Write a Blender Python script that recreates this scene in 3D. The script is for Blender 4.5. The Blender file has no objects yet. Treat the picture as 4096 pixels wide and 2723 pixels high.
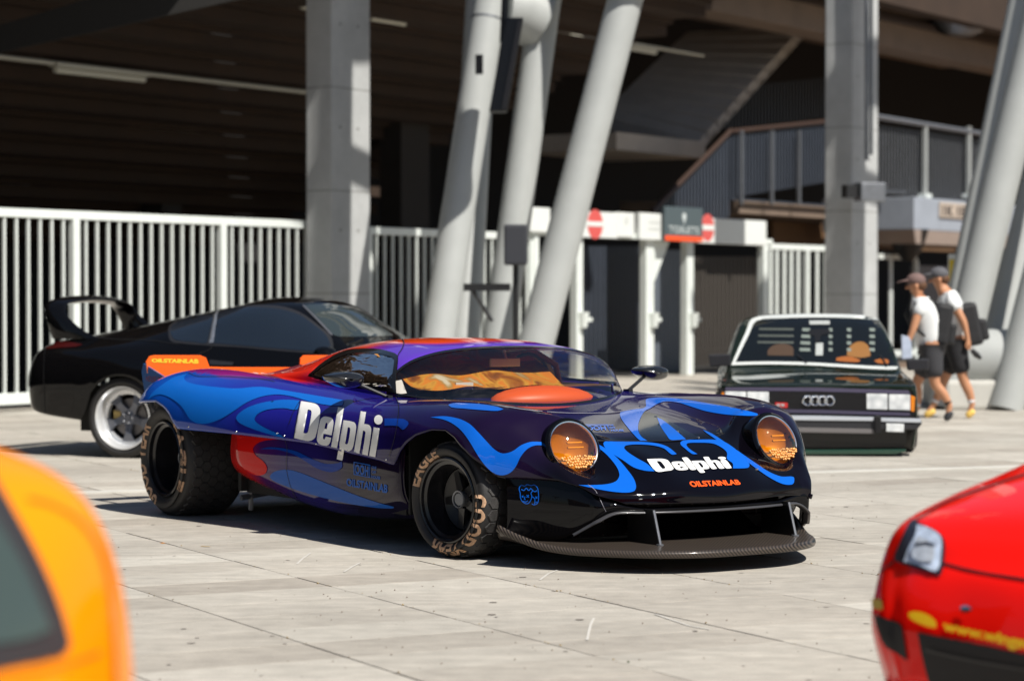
import bpy, bmesh, math, random
import numpy as np
from mathutils import Vector, Matrix, geometry
from mathutils.bvhtree import BVHTree
random.seed(7); np.random.seed(7)
S = bpy.context.scene
COL = S.collection
R = math.radians

# ------------------------------------------------------------------ camera, sky, sun, exposure
CAM_H = 1.4
FPX = 85/36*1024
PITCH = math.atan(43/FPX)
cd = bpy.data.cameras.new('camera'); cam = bpy.data.objects.new('camera', cd); COL.objects.link(cam)
cam.location = (0, 0, CAM_H); cam.rotation_euler = (math.pi/2-PITCH, 0, 0)
cd.lens = 85; cd.sensor_width = 36; cd.clip_start = 0.1; cd.clip_end = 2000
cd.dof.use_dof = True; cd.dof.focus_distance = 13.0; cd.dof.aperture_fstop = 2.1
cd.dof.aperture_blades = 9
S.camera = cam
SUN_EL, SUN_AZ = 53, (0.67, -0.742)          # azimuth vector points from the scene to the sun
world = bpy.data.worlds.new('World'); S.world = world; world.use_nodes = True
nt = world.node_tree; bgn = nt.nodes['Background']
sky = nt.nodes.new('ShaderNodeTexSky'); sky.sky_type = 'NISHITA'; sky.sun_disc = False
sky.sun_elevation = R(SUN_EL); sky.sun_rotation = math.atan2(SUN_AZ[0], SUN_AZ[1])
sky.air_density = 1.0; sky.dust_density = 0.6; sky.ozone_density = 1.2
nt.links.new(sky.outputs[0], bgn.inputs[0]); bgn.inputs[1].default_value = 0.05
sl = bpy.data.lights.new('sun', 'SUN'); sl.energy = 5.0; sl.angle = R(0.53); sl.color = (1.0, 0.955, 0.88)
sun = bpy.data.objects.new('sun', sl); COL.objects.link(sun)
ce = math.cos(R(SUN_EL)); sdir = Vector((SUN_AZ[0]*ce, SUN_AZ[1]*ce, math.sin(R(SUN_EL))))
sun.rotation_euler = sdir.to_track_quat('Z', 'Y').to_euler(); sun.location = (0, 0, 30)
S.view_settings.view_transform = 'Standard'; S.view_settings.look = 'None'
S.view_settings.exposure = 0.38; S.view_settings.gamma = 1.0; S.view_settings.use_curve_mapping = False
S.cycles.max_bounces = 8; S.cycles.transparent_max_bounces = 12; S.cycles.use_denoising = True
S.cycles.caustics_reflective = False; S.cycles.caustics_refractive = False

# ------------------------------------------------------------------ helpers
def ray(px, py):
    a = (px-512)/FPX; b = (340-py)/FPX
    return Vector((a, math.cos(PITCH)+b*math.sin(PITCH), -math.sin(PITCH)+b*math.cos(PITCH)))
CAM = Vector((0, 0, CAM_H))
def at(px, py, Y):
    d = ray(px, py); return CAM + d*(Y/d.y)
def ground_at(px, py, z=0.0):
    d = ray(px, py); return CAM + d*((z-CAM_H)/d.z)
FA = Vector((-6.24, 29.4, 0)); FE = Vector((.55, .835, 0)).normalized(); FN = Vector((-FE.y, FE.x, 0))
FROT = math.atan2(FE.y, FE.x)
FM = Matrix.Translation(FA) @ Matrix.Rotation(FROT, 4, 'Z')      # stadium front: x along it, y inwards
def fac(px, py, d=0.0):
    """point of the stadium-front plane set d metres back, in that plane's own frame"""
    r = ray(px, py); t = (d-(CAM-FA).dot(FN))/r.dot(FN); p = CAM+r*t
    return Vector(((p-FA).dot(FE), d, p.z))
def f2(px, py, d=0.0): return fac(px/2.3037, py/2.3037, d)

MATS = {}
def mat(name, color=(.5, .5, .5), rough=.5, metal=0., coat=0., noise=0., nscale=8., bump=0., bscale=60., attr=None, spec=.5, emit=None, coat_rough=.03, alpha=None, trans=0., noise2=None):
    if name in MATS: return MATS[name]
    m = bpy.data.materials.new(name); m.use_nodes = True; MATS[name] = m
    t = m.node_tree; b = t.nodes['Principled BSDF']
    b.inputs['Base Color'].default_value = (*color, 1); b.inputs['Roughness'].default_value = rough
    b.inputs['Metallic'].default_value = metal; b.inputs['Coat Weight'].default_value = coat
    b.inputs['Coat Roughness'].default_value = coat_rough; b.inputs['Coat IOR'].default_value = 1.38
    b.inputs['Specular IOR Level'].default_value = spec
    b.inputs['Transmission Weight'].default_value = trans
    if emit: b.inputs['Emission Color'].default_value = (*emit[0], 1); b.inputs['Emission Strength'].default_value = emit[1]
    src = None
    if attr:
        a = t.nodes.new('ShaderNodeAttribute'); a.attribute_name = attr; src = a.outputs['Color']
        t.links.new(src, b.inputs['Base Color'])
    tc = t.nodes.new('ShaderNodeTexCoord')
    if noise > 0:
        n = t.nodes.new('ShaderNodeTexNoise'); n.inputs['Scale'].default_value = nscale; n.inputs['Detail'].default_value = 8
        n.inputs['Roughness'].default_value = .65
        t.links.new(tc.outputs['Object'], n.inputs['Vector'])
        mr = t.nodes.new('ShaderNodeMapRange'); mr.inputs[1].default_value = .25; mr.inputs[2].default_value = .75
        mr.inputs[3].default_value = 1-noise; mr.inputs[4].default_value = 1+noise
        t.links.new(n.outputs['Fac'], mr.inputs[0])
        mx = t.nodes.new('ShaderNodeMix'); mx.data_type = 'RGBA'; mx.blend_type = 'MULTIPLY'; mx.inputs[0].default_value = 1
        if src: t.links.new(src, mx.inputs[6])
        else: mx.inputs[6].default_value = (*color, 1)
        t.links.new(mr.outputs[0], mx.inputs[7]); t.links.new(mx.outputs[2], b.inputs['Base Color'])
        mr2 = t.nodes.new('ShaderNodeMapRange'); mr2.inputs[3].default_value = max(0, rough-.12); mr2.inputs[4].default_value = min(1, rough+.12)
        t.links.new(n.outputs['Fac'], mr2.inputs[0]); t.links.new(mr2.outputs[0], b.inputs['Roughness'])
    if bump > 0:
        n2 = t.nodes.new('ShaderNodeTexNoise'); n2.inputs['Scale'].default_value = bscale; n2.inputs['Detail'].default_value = 6
        t.links.new(tc.outputs['Object'], n2.inputs['Vector'])
        bp = t.nodes.new('ShaderNodeBump'); bp.inputs['Strength'].default_value = bump; bp.inputs['Distance'].default_value = .01
        t.links.new(n2.outputs['Fac'], bp.inputs['Height']); t.links.new(bp.outputs[0], b.inputs['Normal'])
    return m
def glass_mat(name, tint=(.8, .85, .85), rough=.0, ior=1.5, facmin=0.0):
    if name in MATS: return MATS[name]
    m = bpy.data.materials.new(name); m.use_nodes = True; MATS[name] = m
    t = m.node_tree; t.nodes.remove(t.nodes['Principled BSDF']); o = t.nodes['Material Output']
    tr = t.nodes.new('ShaderNodeBsdfTransparent'); tr.inputs[0].default_value = (*tint, 1)
    gl = t.nodes.new('ShaderNodeBsdfGlossy'); gl.inputs['Roughness'].default_value = rough; gl.inputs[0].default_value = (1, 1, 1, 1)
    fr = t.nodes.new('ShaderNodeFresnel'); fr.inputs[0].default_value = ior
    ad = t.nodes.new('ShaderNodeMath'); ad.operation = 'ADD'; ad.inputs[1].default_value = facmin; ad.use_clamp = True
    mx = t.nodes.new('ShaderNodeMixShader')
    t.links.new(fr.outputs[0], ad.inputs[0]); t.links.new(ad.outputs[0], mx.inputs[0]); t.links.new(tr.outputs[0], mx.inputs[1]); t.links.new(gl.outputs[0], mx.inputs[2])
    t.links.new(mx.outputs[0], o.inputs[0]); return m

def tag(o, label, cat, group=None, kind=None):
    o['label'] = label; o['category'] = cat
    if group: o['group'] = group
    if kind: o['kind'] = kind
    return o
RM = {}
def root(name, label, cat, M=None, group=None, kind=None):
    o = bpy.data.objects.new(name, None); COL.objects.link(o)
    M = M or Matrix.Identity(4); o.matrix_world = M; o.empty_display_size = .2
    o.location = M.to_translation(); o.rotation_euler = M.to_euler()
    RM[o] = M
    return tag(o, label, cat, group, kind)
def link(name, me, parent=None, m=None, kind=None, loc=None, rot=None):
    o = bpy.data.objects.new(name, me); COL.objects.link(o)
    if parent is not None: o.parent = parent
    if m is not None and len(me.materials) == 0: me.materials.append(m)
    if kind: o['kind'] = kind
    if loc is not None: o.location = loc
    if rot is not None: o.rotation_euler = rot
    return o
class MB:
    def __init__(s, M=None): s.v = []; s.f = []; s.M = M
    def add(s, vs, fs):
        n = len(s.v)
        for p in vs:
            p = Vector(p); s.v.append(s.M @ p if s.M else p)
        s.f += [tuple(i+n for i in f) for f in fs]
    def box(s, x0, x1, y0, y1, z0, z1):
        s.add([(x0, y0, z0), (x1, y0, z0), (x1, y1, z0), (x0, y1, z0), (x0, y0, z1), (x1, y0, z1), (x1, y1, z1), (x0, y1, z1)],
              [(0, 3, 2, 1), (4, 5, 6, 7), (0, 1, 5, 4), (1, 2, 6, 5), (2, 3, 7, 6), (3, 0, 4, 7)])
    def prism(s, poly, vec):
        n = len(poly); vec = Vector(vec); poly = [Vector(p) for p in poly]
        s.add(poly+[p+vec for p in poly], [tuple(range(n))[::-1], tuple(range(n, 2*n))]+[(i, (i+1) % n, n+(i+1) % n, n+i) for i in range(n)])
    def tube(s, pts, r, n=10, caps=True):
        pts = [Vector(p) for p in pts]; rs = r if isinstance(r, (list, tuple)) else [r]*len(pts)
        rings = []; prev = None
        for i, p in enumerate(pts):
            d = (pts[min(i+1, len(pts)-1)]-pts[max(i-1, 0)]).normalized()
            a = Vector((0, 0, 1)) if abs(d.z) < .9 else Vector((1, 0, 0))
            if prev is not None: a = prev
            u_ = (a - d*a.dot(d)).normalized(); w_ = d.cross(u_); prev = u_
            rings.append([p+(u_*math.cos(k*2*math.pi/n)+w_*math.sin(k*2*math.pi/n))*rs[i] for k in range(n)])
        vs = [q for g in rings for q in g]; fs = []
        for i in range(len(pts)-1):
            for k in range(n): fs.append((i*n+k, i*n+(k+1) % n, (i+1)*n+(k+1) % n, (i+1)*n+k))
        if caps: fs += [tuple(range(n))[::-1], tuple((len(pts)-1)*n+k for k in range(n))]
        s.add(vs, fs)
    def lathe(s, prof, n=48, close=False):          # profile of (radius, y); turned about local y
        vs = []; fs = []; m = len(prof)
        for k in range(n):
            a = 2*math.pi*k/n
            for r, y in prof: vs.append((r*math.cos(a), y, r*math.sin(a)))
        for k in range(n):
            for j in range(m-1 if not close else m):
                a, b = k*m+j, k*m+(j+1) % m; c, d = ((k+1) % n)*m+(j+1) % m, ((k+1) % n)*m+j
                fs.append((a, b, c, d))
        s.add(vs, fs)
    def ell(s, c, r, nu=16, nv=10):
        vs = []; fs = []
        for i in range(nv+1):
            t = math.pi*i/nv
            for k in range(nu):
                a = 2*math.pi*k/nu; vs.append((c[0]+r[0]*math.sin(t)*math.cos(a), c[1]+r[1]*math.sin(t)*math.sin(a), c[2]+r[2]*math.cos(t)))
        for i in range(nv):
            for k in range(nu): fs.append((i*nu+k, (i+1)*nu+k, (i+1)*nu+(k+1) % nu, i*nu+(k+1) % nu))
        s.add(vs, fs)
    def mesh(s, name, smooth=False, weld=0, bevel=0):
        me = bpy.data.meshes.new(name); me.from_pydata([tuple(p) for p in s.v], [], s.f); me.validate()
        bm = bmesh.new(); bm.from_mesh(me)
        if weld: bmesh.ops.remove_doubles(bm, verts=bm.verts, dist=weld)
        if bevel:
            es = [e for e in bm.edges if len(e.link_faces) == 2 and e.calc_face_angle(0) > .6]
            bmesh.ops.bevel(bm, geom=es, offset=bevel, segments=2, profile=.6, affect='EDGES', clamp_overlap=True)
        bmesh.ops.recalc_face_normals(bm, faces=bm.faces)
        bm.to_mesh(me); bm.free()
        if smooth:
            for p in me.polygons: p.use_smooth = True
            if smooth != 'all':
                me.set_sharp_from_angle(angle=R(38))
        return me
    def build(s, name, m, parent=None, smooth=False, kind=None, weld=0, bevel=0, **k):
        return link(name, s.mesh(name, smooth, weld, bevel), parent, m, kind, **k)
def boxpart(name, b, m, parent, bevel=0): q = MB(); q.box(*b); return q.build(name, m, parent, bevel=bevel)

# ------------------------------------------------------------------ materials of the place
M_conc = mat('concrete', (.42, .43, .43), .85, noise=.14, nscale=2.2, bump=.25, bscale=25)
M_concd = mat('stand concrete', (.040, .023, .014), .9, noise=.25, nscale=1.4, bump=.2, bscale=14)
M_concl = mat('pale concrete', (.52, .51, .47), .8, noise=.10, nscale=2, bump=.2, bscale=20)
M_pipe = mat('grey paint steel', (.39, .405, .395), .42, noise=.05, nscale=3)
M_white = mat('white paint steel', (.70, .74, .71), .4, noise=.07, nscale=5)
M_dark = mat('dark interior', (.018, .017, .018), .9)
M_black = mat('black plastic', (.012, .012, .013), .45)
M_slat = mat('dark slat', (.04, .048, .065), .45, noise=.2, nscale=3)
M_galv = mat('galvanised steel', (.22, .23, .25), .4, metal=.6, noise=.15, nscale=9)
M_lamp = mat('lamp housing', (.55, .53, .45), .5)
M_wood = mat('brown board', (.12, .065, .03), .7, noise=.2, nscale=2)
M_rail = mat('brown handrail', (.045, .024, .016), .5)
M_signw = mat('sign white', (.72, .74, .72), .35, noise=.03, nscale=3)
M_red = mat('sign red', (.62, .10, .09), .4)
M_steelb = mat('blue grey concrete', (.30, .33, .38), .8, noise=.1, nscale=2)

# ------------------------------------------------------------------ pavement of stone slabs
def slab_material():
    m = bpy.data.materials.new('stone slab'); m.use_nodes = True; t = m.node_tree; b = t.nodes['Principled BSDF']
    g = t.nodes.new('ShaderNodeNewGeometry'); at_ = t.nodes.new('ShaderNodeAttribute'); at_.attribute_name = 'tone'
    mx = t.nodes.new('ShaderNodeMix'); mx.data_type = 'RGBA'; mx.inputs[6].default_value = (.335, .302, .258, 1); mx.inputs[7].default_value = (.50, .472, .415, 1)
    t.links.new(at_.outputs['Fac'], mx.inputs[0])
    def noise(sc, det, lo, hi, src, aniso=None):
        n = t.nodes.new('ShaderNodeTexNoise'); n.inputs['Scale'].default_value = sc; n.inputs['Detail'].default_value = det
        if aniso:
            mp = t.nodes.new('ShaderNodeMapping'); mp.inputs['Rotation'].default_value = (0, 0, R(-28)); mp.inputs['Scale'].default_value = aniso
            t.links.new(g.outputs['Position'], mp.inputs[0]); t.links.new(mp.outputs[0], n.inputs['Vector'])
        else: t.links.new(g.outputs['Position'], n.inputs['Vector'])
        r = t.nodes.new('ShaderNodeMapRange'); r.inputs[1].default_value = .3; r.inputs[2].default_value = .7; r.inputs[3].default_value = lo; r.inputs[4].default_value = hi
        t.links.new(n.outputs['Fac'], r.inputs[0])
        q = t.nodes.new('ShaderNodeMix'); q.data_type = 'RGBA'; q.blend_type = 'MULTIPLY'; q.inputs[0].default_value = 1
        t.links.new(src, q.inputs[6]); t.links.new(r.outputs[0], q.inputs[7]); return q.outputs[2], n
    c, _ = noise(.55, 4, .86, 1.10, mx.outputs[2])
    c, _ = noise(2.2, 6, .88, 1.08, c, (1.0, 5.0, 1))
    c, _ = noise(9, 8, .90, 1.08, c)
    c, nf = noise(170, 3, .84, 1.14, c)
    t.links.new(c, b.inputs['Base Color']); b.inputs['Roughness'].default_value = .72
    bp = t.nodes.new('ShaderNodeBump'); bp.inputs['Strength'].default_value = .35; bp.inputs['Distance'].default_value = .004
    t.links.new(nf.outputs['Fac'], bp.inputs['Height']); t.links.new(bp.outputs[0], b.inputs['Normal'])
    return m
M_slab = slab_material()
M_joint = mat('joint sand', (.16, .11, .075), .95, noise=.35, nscale=14, bump=.3, bscale=80)
PA = R(28); PX = Vector((math.cos(PA), math.sin(PA), 0)); PY = Vector((-math.sin(PA), math.cos(PA), 0))
SW, SL = .875, .43
PM = Matrix.Rotation(PA, 4, 'Z')
gb = MB(); gb.box(-160, 160, -120, 200, -.4, -.012)
pave = gb.build('pavement', M_joint, kind='structure')
def slab_xy(i, j): return (PX*((i+.5)*SW+.345+.0) + PY*((j+.5)*SL))
def inview(p, m=.35):
    if p.y < 5: return False
    x = 512+FPX*p.x/p.y; y = 297+FPX*CAM_H/p.y
    return -60 < x < 1084 and y < 700
near, far = [], []
for i in range(-60, 90):
    for j in range(-60, 190):
        p = slab_xy(i, j)
        if p.y < -6 or p.y > 48 or abs(p.x) > 11+p.y*.32: continue
        (near if (inview(p) and p.y < 19.5) else far).append((i, j, p))
near.sort(key=lambda t: t[2].y); extra = near[285:]; near = near[:285]; far += extra
def slab_mesh(q, i, j, M=None):
    e = .0032+.0022*random.random(); h = random.uniform(-.0012, .0012); b_ = .0025
    w, l = SW/2-e, SL/2-.0011
    c = Vector((0, 0, 0)) if M is None else M
    pts = [(-w, -l), (w, -l), (w, l), (-w, l)]; q.add([c+PX*a+PY*b+Vector((0, 0, -.012)) for a, b in pts]+[c+PX*a+PY*b+Vector((0, 0, h-.001)) for a, b in pts]+[c+PX*(a*(1-b_/w))+PY*(b*(1-b_/l))+Vector((0, 0, h)) for a, b in pts],
          [(0, 1, 5, 4), (1, 2, 6, 5), (2, 3, 7, 6), (3, 0, 4, 7), (4, 5, 9, 8), (5, 6, 10, 9), (6, 7, 11, 10), (7, 4, 8, 11), (8, 9, 10, 11)])
def tone_attr(me, vals):
    a = me.attributes.new('tone', 'FLOAT', 'FACE'); a.data.foreach_set('value', vals)
def tone(i, j):
    rr = random.Random(i*7919+j*104729); v = rr.random()
    v = .5+.42*(v-.5)+(.34 if rr.random() < .16 else 0)-(.28 if rr.random() < .14 else 0); return min(1, max(0, v))
for (i, j, p) in near:
    q = MB(); slab_mesh(q, i, j); me = bpy.data.meshes.new('slab'); me.from_pydata([tuple(a) for a in q.v], [], q.f)
    tone_attr(me, [tone(i, j)]*len(q.f)); link('slab', me, pave, M_slab, loc=p)
q = MB(); tv = []
for (i, j, p) in far:
    slab_mesh(q, i, j, p); tv += [tone(i, j)]*9
me = bpy.data.meshes.new('distant_slabs'); me.from_pydata([tuple(a) for a in q.v], [], q.f); tone_attr(me, tv)
link('distant_slabs', me, pave, M_slab, kind='stuff')
# far paving beyond the laid slabs, one sheet
fs = MB(); fs.add([(-160, -120, -.006), (160, -120, -.006), (160, -6.5, -.006), (-160, -6.5, -.006)], [(0, 1, 2, 3)])
fs.build('outer_paving', mat('outer paving', (.38, .36, .33), .8, noise=.1, nscale=.4), kind='structure')
# dry bits and weeds in the long joints
M_weed = mat('dry weed', (.30, .21, .08), .9); M_green = mat('green weed', (.06, .13, .03), .9)
for nm, m_, cnt, sc in (('joint_debris', M_weed, 900, .009), ('joint_weeds', M_green, 260, .011)):
    q = MB()
    for _ in range(cnt):
        i = random.randint(-4, 8); ti = random.uniform(6, 24)
        base = PX*(i*SW+.345)+PY*ti*.98
        if nm == 'joint_weeds' and (int(ti*1.3)+i*5) % 7: continue
        base += PX*random.gauss(0, .012)+PY*random.gauss(0, .03); a = random.uniform(0, 6.28); s_ = sc*random.uniform(.4, 1.5)
        q.add([base+Vector((0, 0, .0015)), base+Vector((math.cos(a)*s_, math.sin(a)*s_, .002)), base+Vector((math.cos(a+.6)*s_*.8, math.sin(a+.6)*s_*.8, s_*.8)), base+Vector((math.cos(a-1.2)*s_*.3, math.sin(a-1.2)*s_*.3, s_*.4))], [(0, 1, 2), (0, 2, 3), (0, 1, 3)])
    q.build(nm, m_, kind='stuff')
# wear on the slabs: gum spots, pale scratches, oil stains, grit
q = MB()
for _ in range(90):
    Y_ = random.uniform(8.6, 19); c = Vector((random.uniform(-.235, .235)*Y_, Y_, .0022)); r_ = random.choice((.008, .010, .013, .018)); n_ = 9
    q.add([c]+[c+Vector((math.cos(6.283*k/n_)*r_*random.uniform(.8, 1.2), math.sin(6.283*k/n_)*r_*random.uniform(.8, 1.2), 0)) for k in range(n_)], [(0, 1+k, 1+(k+1) % n_) for k in range(n_)])
q.build('gum_spots', mat('old gum', (.22, .195, .17), .8), kind='stuff')
q = MB()
for _ in range(700):
    Y_ = random.uniform(8.6, 22); c = Vector((random.uniform(-.235, .235)*Y_, Y_, .0015)); s_ = random.uniform(.002, .006); q.add([c+Vector((s_, 0, 0)), c+Vector((-s_*.6, s_, 0)), c+Vector((-s_*.5, -s_, 0)), c+Vector((0, 0, s_))], [(0, 1, 3), (1, 2, 3), (2, 0, 3)])
q.build('grit', mat('grit', (.12, .095, .07), .9), kind='stuff')
def gstrip(pts, w, m, name):
    P = [ground_at(x, y, .0024) for x, y in pts]; q = MB()
    for a_, b_ in zip(P[:-1], P[1:]):
        d_ = (b_-a_).normalized(); n_ = Vector((-d_.y, d_.x, 0))*w/2; q.add([a_-n_, b_-n_, b_+n_, a_+n_], [(0, 1, 2, 3)])
    q.build(name, m, pave)
M_scr = mat('chalky scratch', (.52, .50, .46), .8)
for pts in ([(297, 563), (303, 557.5), (311, 552)], [(344, 571), (352, 566), (360, 562)], [(587, 639), (589, 630), (590.5, 624), (594, 617)], [(655, 613), (672, 619), (690, 625), (710, 628.5)], [(540, 579), (548, 573), (558, 569)]): gstrip(pts, .012, M_scr, 'scratch')
gstrip([(161, 542.3), (165, 542)], .03, mat('orange scrap', (.75, .3, .06), .7), 'paper_scrap'); gstrip([(201, 545.2), (210, 545.8)], .02, mat('straw', (.45, .32, .15), .8), 'straw')
# pale drain strip running behind the race car
q = MB(); a = ground_at(790, 473); b = ground_at(1024, 466.5); dd = (b-a).normalized(); nn = Vector((-dd.y, dd.x, 0)); a = a-dd*6.2; b = b+dd*6
q.prism([a-nn*.05, b-nn*.05, b+nn*.05, a+nn*.05], (0, 0, .012)); o = q.build('drain_strip', M_concl); tag(o, 'narrow pale drain strip let into the paving, crossing behind the blue race car', 'drain')

# ------------------------------------------------------------------ added for the glossy cars to mirror: brown terrace buildings and trees, unseen behind the camera
M_brick = mat('tan facade', (.30, .19, .09), .8, noise=.25, nscale=.5); M_bwin = mat('facade glass', (.03, .035, .04), .1, coat=.5)
for (x0, x1, y0, h_, lab) in ((-62, -22, -44, 11, 'tan terrace building across the square, left one of three added for car reflections'), (-20, 14, -50, 15, 'taller tan terrace building across the square, middle one added for car reflections'), (16, 60, -42, 9, 'low tan terrace building across the square, right one added for car reflections')):
    r_ = root('added_building', lab, 'building', Matrix.Translation((x0, y0, 0)), 'buildings across the square')
    boxpart('wall', (0, x1-x0, -12, 0, 0, h_), M_brick, r_); boxpart('roof', (-.4, x1-x0+.4, -12.4, .4, h_+.002, h_+.5), M_concd, r_)
    for f_ in range(int(h_/3)):
        q = MB()
        for k in range(int((x1-x0)/3.2)): q.box(.8+k*3.2, 2.9+k*3.2, .002, .10, .9+f_*3, 2.5+f_*3)
        q.build('window_row', M_bwin, r_, kind='stuff')
M_leafd = mat('dark foliage', (.035, .06, .02), .9, noise=.4, nscale=2)
for k, (x, y, h_) in enumerate(((-30, -30, 7), (-14, -34, 9), (3, -33, 8), (20, -30, 7), (34, -33, 9))):
    r_ = root('added_tree', ('first', 'second', 'third', 'fourth', 'fifth')[k]+' from the left of five trees across the square, added for car reflections', 'tree', Matrix.Translation((x, y, 0)), 'trees across the square')
    q = MB(); q.tube([(0, 0, 0), (.1, 0, h_*.4), (-.1, .1, h_*.6)], [.28, .2, .12], 8); q.build('trunk', M_wood, r_, True)
    q = MB(); rr = random.Random(k)
    for _ in range(900):
        d_ = Vector((rr.gauss(0, 1), rr.gauss(0, 1), rr.gauss(0, .8))); d_ = d_.normalized()*rr.random()**.4*h_*.36; c = Vector((0, 0, h_*.66))+d_; s_ = rr.uniform(.18, .4); a_ = Vector((rr.gauss(0, 1), rr.gauss(0, 1), rr.gauss(0, 1))).normalized()*s_; b_ = a_.orthogonal().normalized()*s_
        q.add([c-a_-b_*.4, c+a_-b_*.4, c+b_], [(0, 1, 2)])
    q.build('crown', M_leafd, r_, kind='stuff')
# ------------------------------------------------------------------ stadium: stand underside, columns, beams
def ffree(name, label, cat, group=None, kind=None): return root(name, label, cat, FM, group, kind)
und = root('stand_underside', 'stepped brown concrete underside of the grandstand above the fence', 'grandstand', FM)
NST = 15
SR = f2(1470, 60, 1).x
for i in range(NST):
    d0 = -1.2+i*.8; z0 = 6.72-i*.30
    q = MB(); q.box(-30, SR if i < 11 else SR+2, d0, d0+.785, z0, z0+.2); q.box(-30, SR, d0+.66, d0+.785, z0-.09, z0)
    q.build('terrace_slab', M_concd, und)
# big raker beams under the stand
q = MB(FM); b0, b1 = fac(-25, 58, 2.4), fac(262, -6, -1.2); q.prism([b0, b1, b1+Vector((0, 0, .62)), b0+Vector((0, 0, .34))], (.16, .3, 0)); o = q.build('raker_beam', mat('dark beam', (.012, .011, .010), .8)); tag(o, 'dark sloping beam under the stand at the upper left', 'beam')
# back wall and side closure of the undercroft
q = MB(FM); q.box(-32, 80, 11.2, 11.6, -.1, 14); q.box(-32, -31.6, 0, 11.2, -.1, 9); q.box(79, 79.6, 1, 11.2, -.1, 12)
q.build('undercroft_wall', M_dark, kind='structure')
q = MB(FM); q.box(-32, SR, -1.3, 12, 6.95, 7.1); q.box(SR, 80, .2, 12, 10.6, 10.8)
q.box(SR, 80, .1, .5, 7.6, 10.58); q.build('undercroft_roof', M_concd, kind='structure')  # upper front wall box added out of view to stop sun leaking in
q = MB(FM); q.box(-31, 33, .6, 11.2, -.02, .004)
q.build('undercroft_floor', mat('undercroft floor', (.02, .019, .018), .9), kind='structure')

def column(corner, w, h, z1, label, mtl=M_conc):
    q = MB(Matrix.Translation(corner) @ Matrix.Rotation(FROT, 4, 'Z')); q.box(0, w, 0, h, 0, z1)
    o = q.build('concrete_column', mtl, bevel=.02); tag(o, label, 'column', 'square concrete columns of the stadium')
    if mtl is M_conc:
        for k in range(1, int(z1/1.45)):
            zz = k*1.45; j = MB(Matrix.Translation(corner) @ Matrix.Rotation(FROT, 4, 'Z')); j.box(-.0015, w+.0015, -.0015, h+.0015, zz, zz+.012); j.build('formwork_seam', mat('seam shadow', (.16, .155, .145), .9), o)
            for a_ in (.22, .68):
                j = MB(Matrix.Translation(corner) @ Matrix.Rotation(FROT, 4, 'Z')); j.tube([(w*a_, -.0025, zz-.55), (w*a_, .01, zz-.55)], .022, 8); j.build('tie_hole', mat('seam shadow'), o)
    return o
column(Vector((at(332, 340, 34).x, 34, 0)), .90, .46, 8.5, 'square concrete column at the end of the white fence, behind the black coupe')
column(Vector((at(851.6, 340, 42).x, 42, 0)), 1.06, .52, 12, 'square concrete column behind the dark sedan, with a conduit down its side')
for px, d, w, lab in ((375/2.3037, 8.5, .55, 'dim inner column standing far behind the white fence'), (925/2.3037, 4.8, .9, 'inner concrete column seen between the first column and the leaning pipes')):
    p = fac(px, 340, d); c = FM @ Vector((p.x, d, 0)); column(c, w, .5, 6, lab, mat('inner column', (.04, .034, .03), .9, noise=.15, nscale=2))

# strip lights and conduits along the ceiling
def strip(px0, y0, px1, y1, d, label, lit=True):
    a = f2(px0, y0, d); b = f2(px1, y1, d); r_ = root('strip_light', label, 'light fitting', Matrix.Translation(FM @ a) @ Matrix.Rotation(FROT, 4, 'Z'), 'strip lights under the stand')
    L = b.x-a.x
    boxpart('housing', (0, L, -.09, .09, 0, .07), M_lamp, r_, .01)
    q = MB(); q.tube([(.04, 0, -.04), (L-.04, 0, -.04)], .045, 10); q.build('diffuser', mat('diffuser', (.7, .68, .58), .4), r_, True)
def conduit(px0, y0, px1, y1, d, label, r=.035, m=M_lamp, name='conduit', group='conduits under the stand'):
    a = FM @ f2(px0, y0, d); b = FM @ f2(px1, y1, d); q = MB(); q.tube([a, b], r, 8); o = q.build(name, m, smooth=True); tag(o, label, 'pipe', group)
conduit(-60, 124, 715, 213, 3.6, 'long pale conduit carrying the bright strip light at the left')
conduit(0, 255, 715, 316, 6.2, 'second dim conduit deeper under the stand at the left', m=M_wood)
conduit(640, 0, 1120, 53, 1.6, 'pale conduit running behind the first column near the top edge')
conduit(858, 226, 1050, 236, 5.2, 'pale conduit between the first column and the leaning pipes')
conduit(1270, 70, 1620, 128, 2.6, 'conduit behind the right-leaning pipe that carries two strip lights')
strip(122, 154, 336, 178, 3.6, 'bright strip light hanging below the left conduit')
strip(850, 35, 935, 44, 1.6, 'strip light just right of the first column near the top edge')
strip(690, 8, 715, 12, 1.6, 'strip light just left of the first column at the top edge')
strip(296, 290, 460, 303, 6.2, 'dim strip light on the second conduit')
strip(1312, 88, 1385, 98, 2.6, 'strip light seen left of the right-leaning pipe')
strip(1438, 104, 1512, 116, 2.6, 'strip light seen right of the right-leaning pipe')
# faint round fittings far inside at the left edge
for (x, y, lab) in ((8, 418, 'small round grey wall fitting far inside at the left edge'), (46, 416, 'second round grey wall fitting, right of the first, far inside')):
    c = FM @ f2(x, y, 10.9); q = MB(Matrix.Translation(c) @ Matrix.Rotation(FROT, 4, 'Z')); q.tube([(0, 0, 0), (0, -.12, 0)], [.2, .16], 14)
    q.tube([(0, -.11, 0), (0, -.15, 0)], .07, 12); o = q.build('wall_fitting', M_galv, smooth=True); tag(o, lab, 'fitting', 'round wall fittings')

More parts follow.
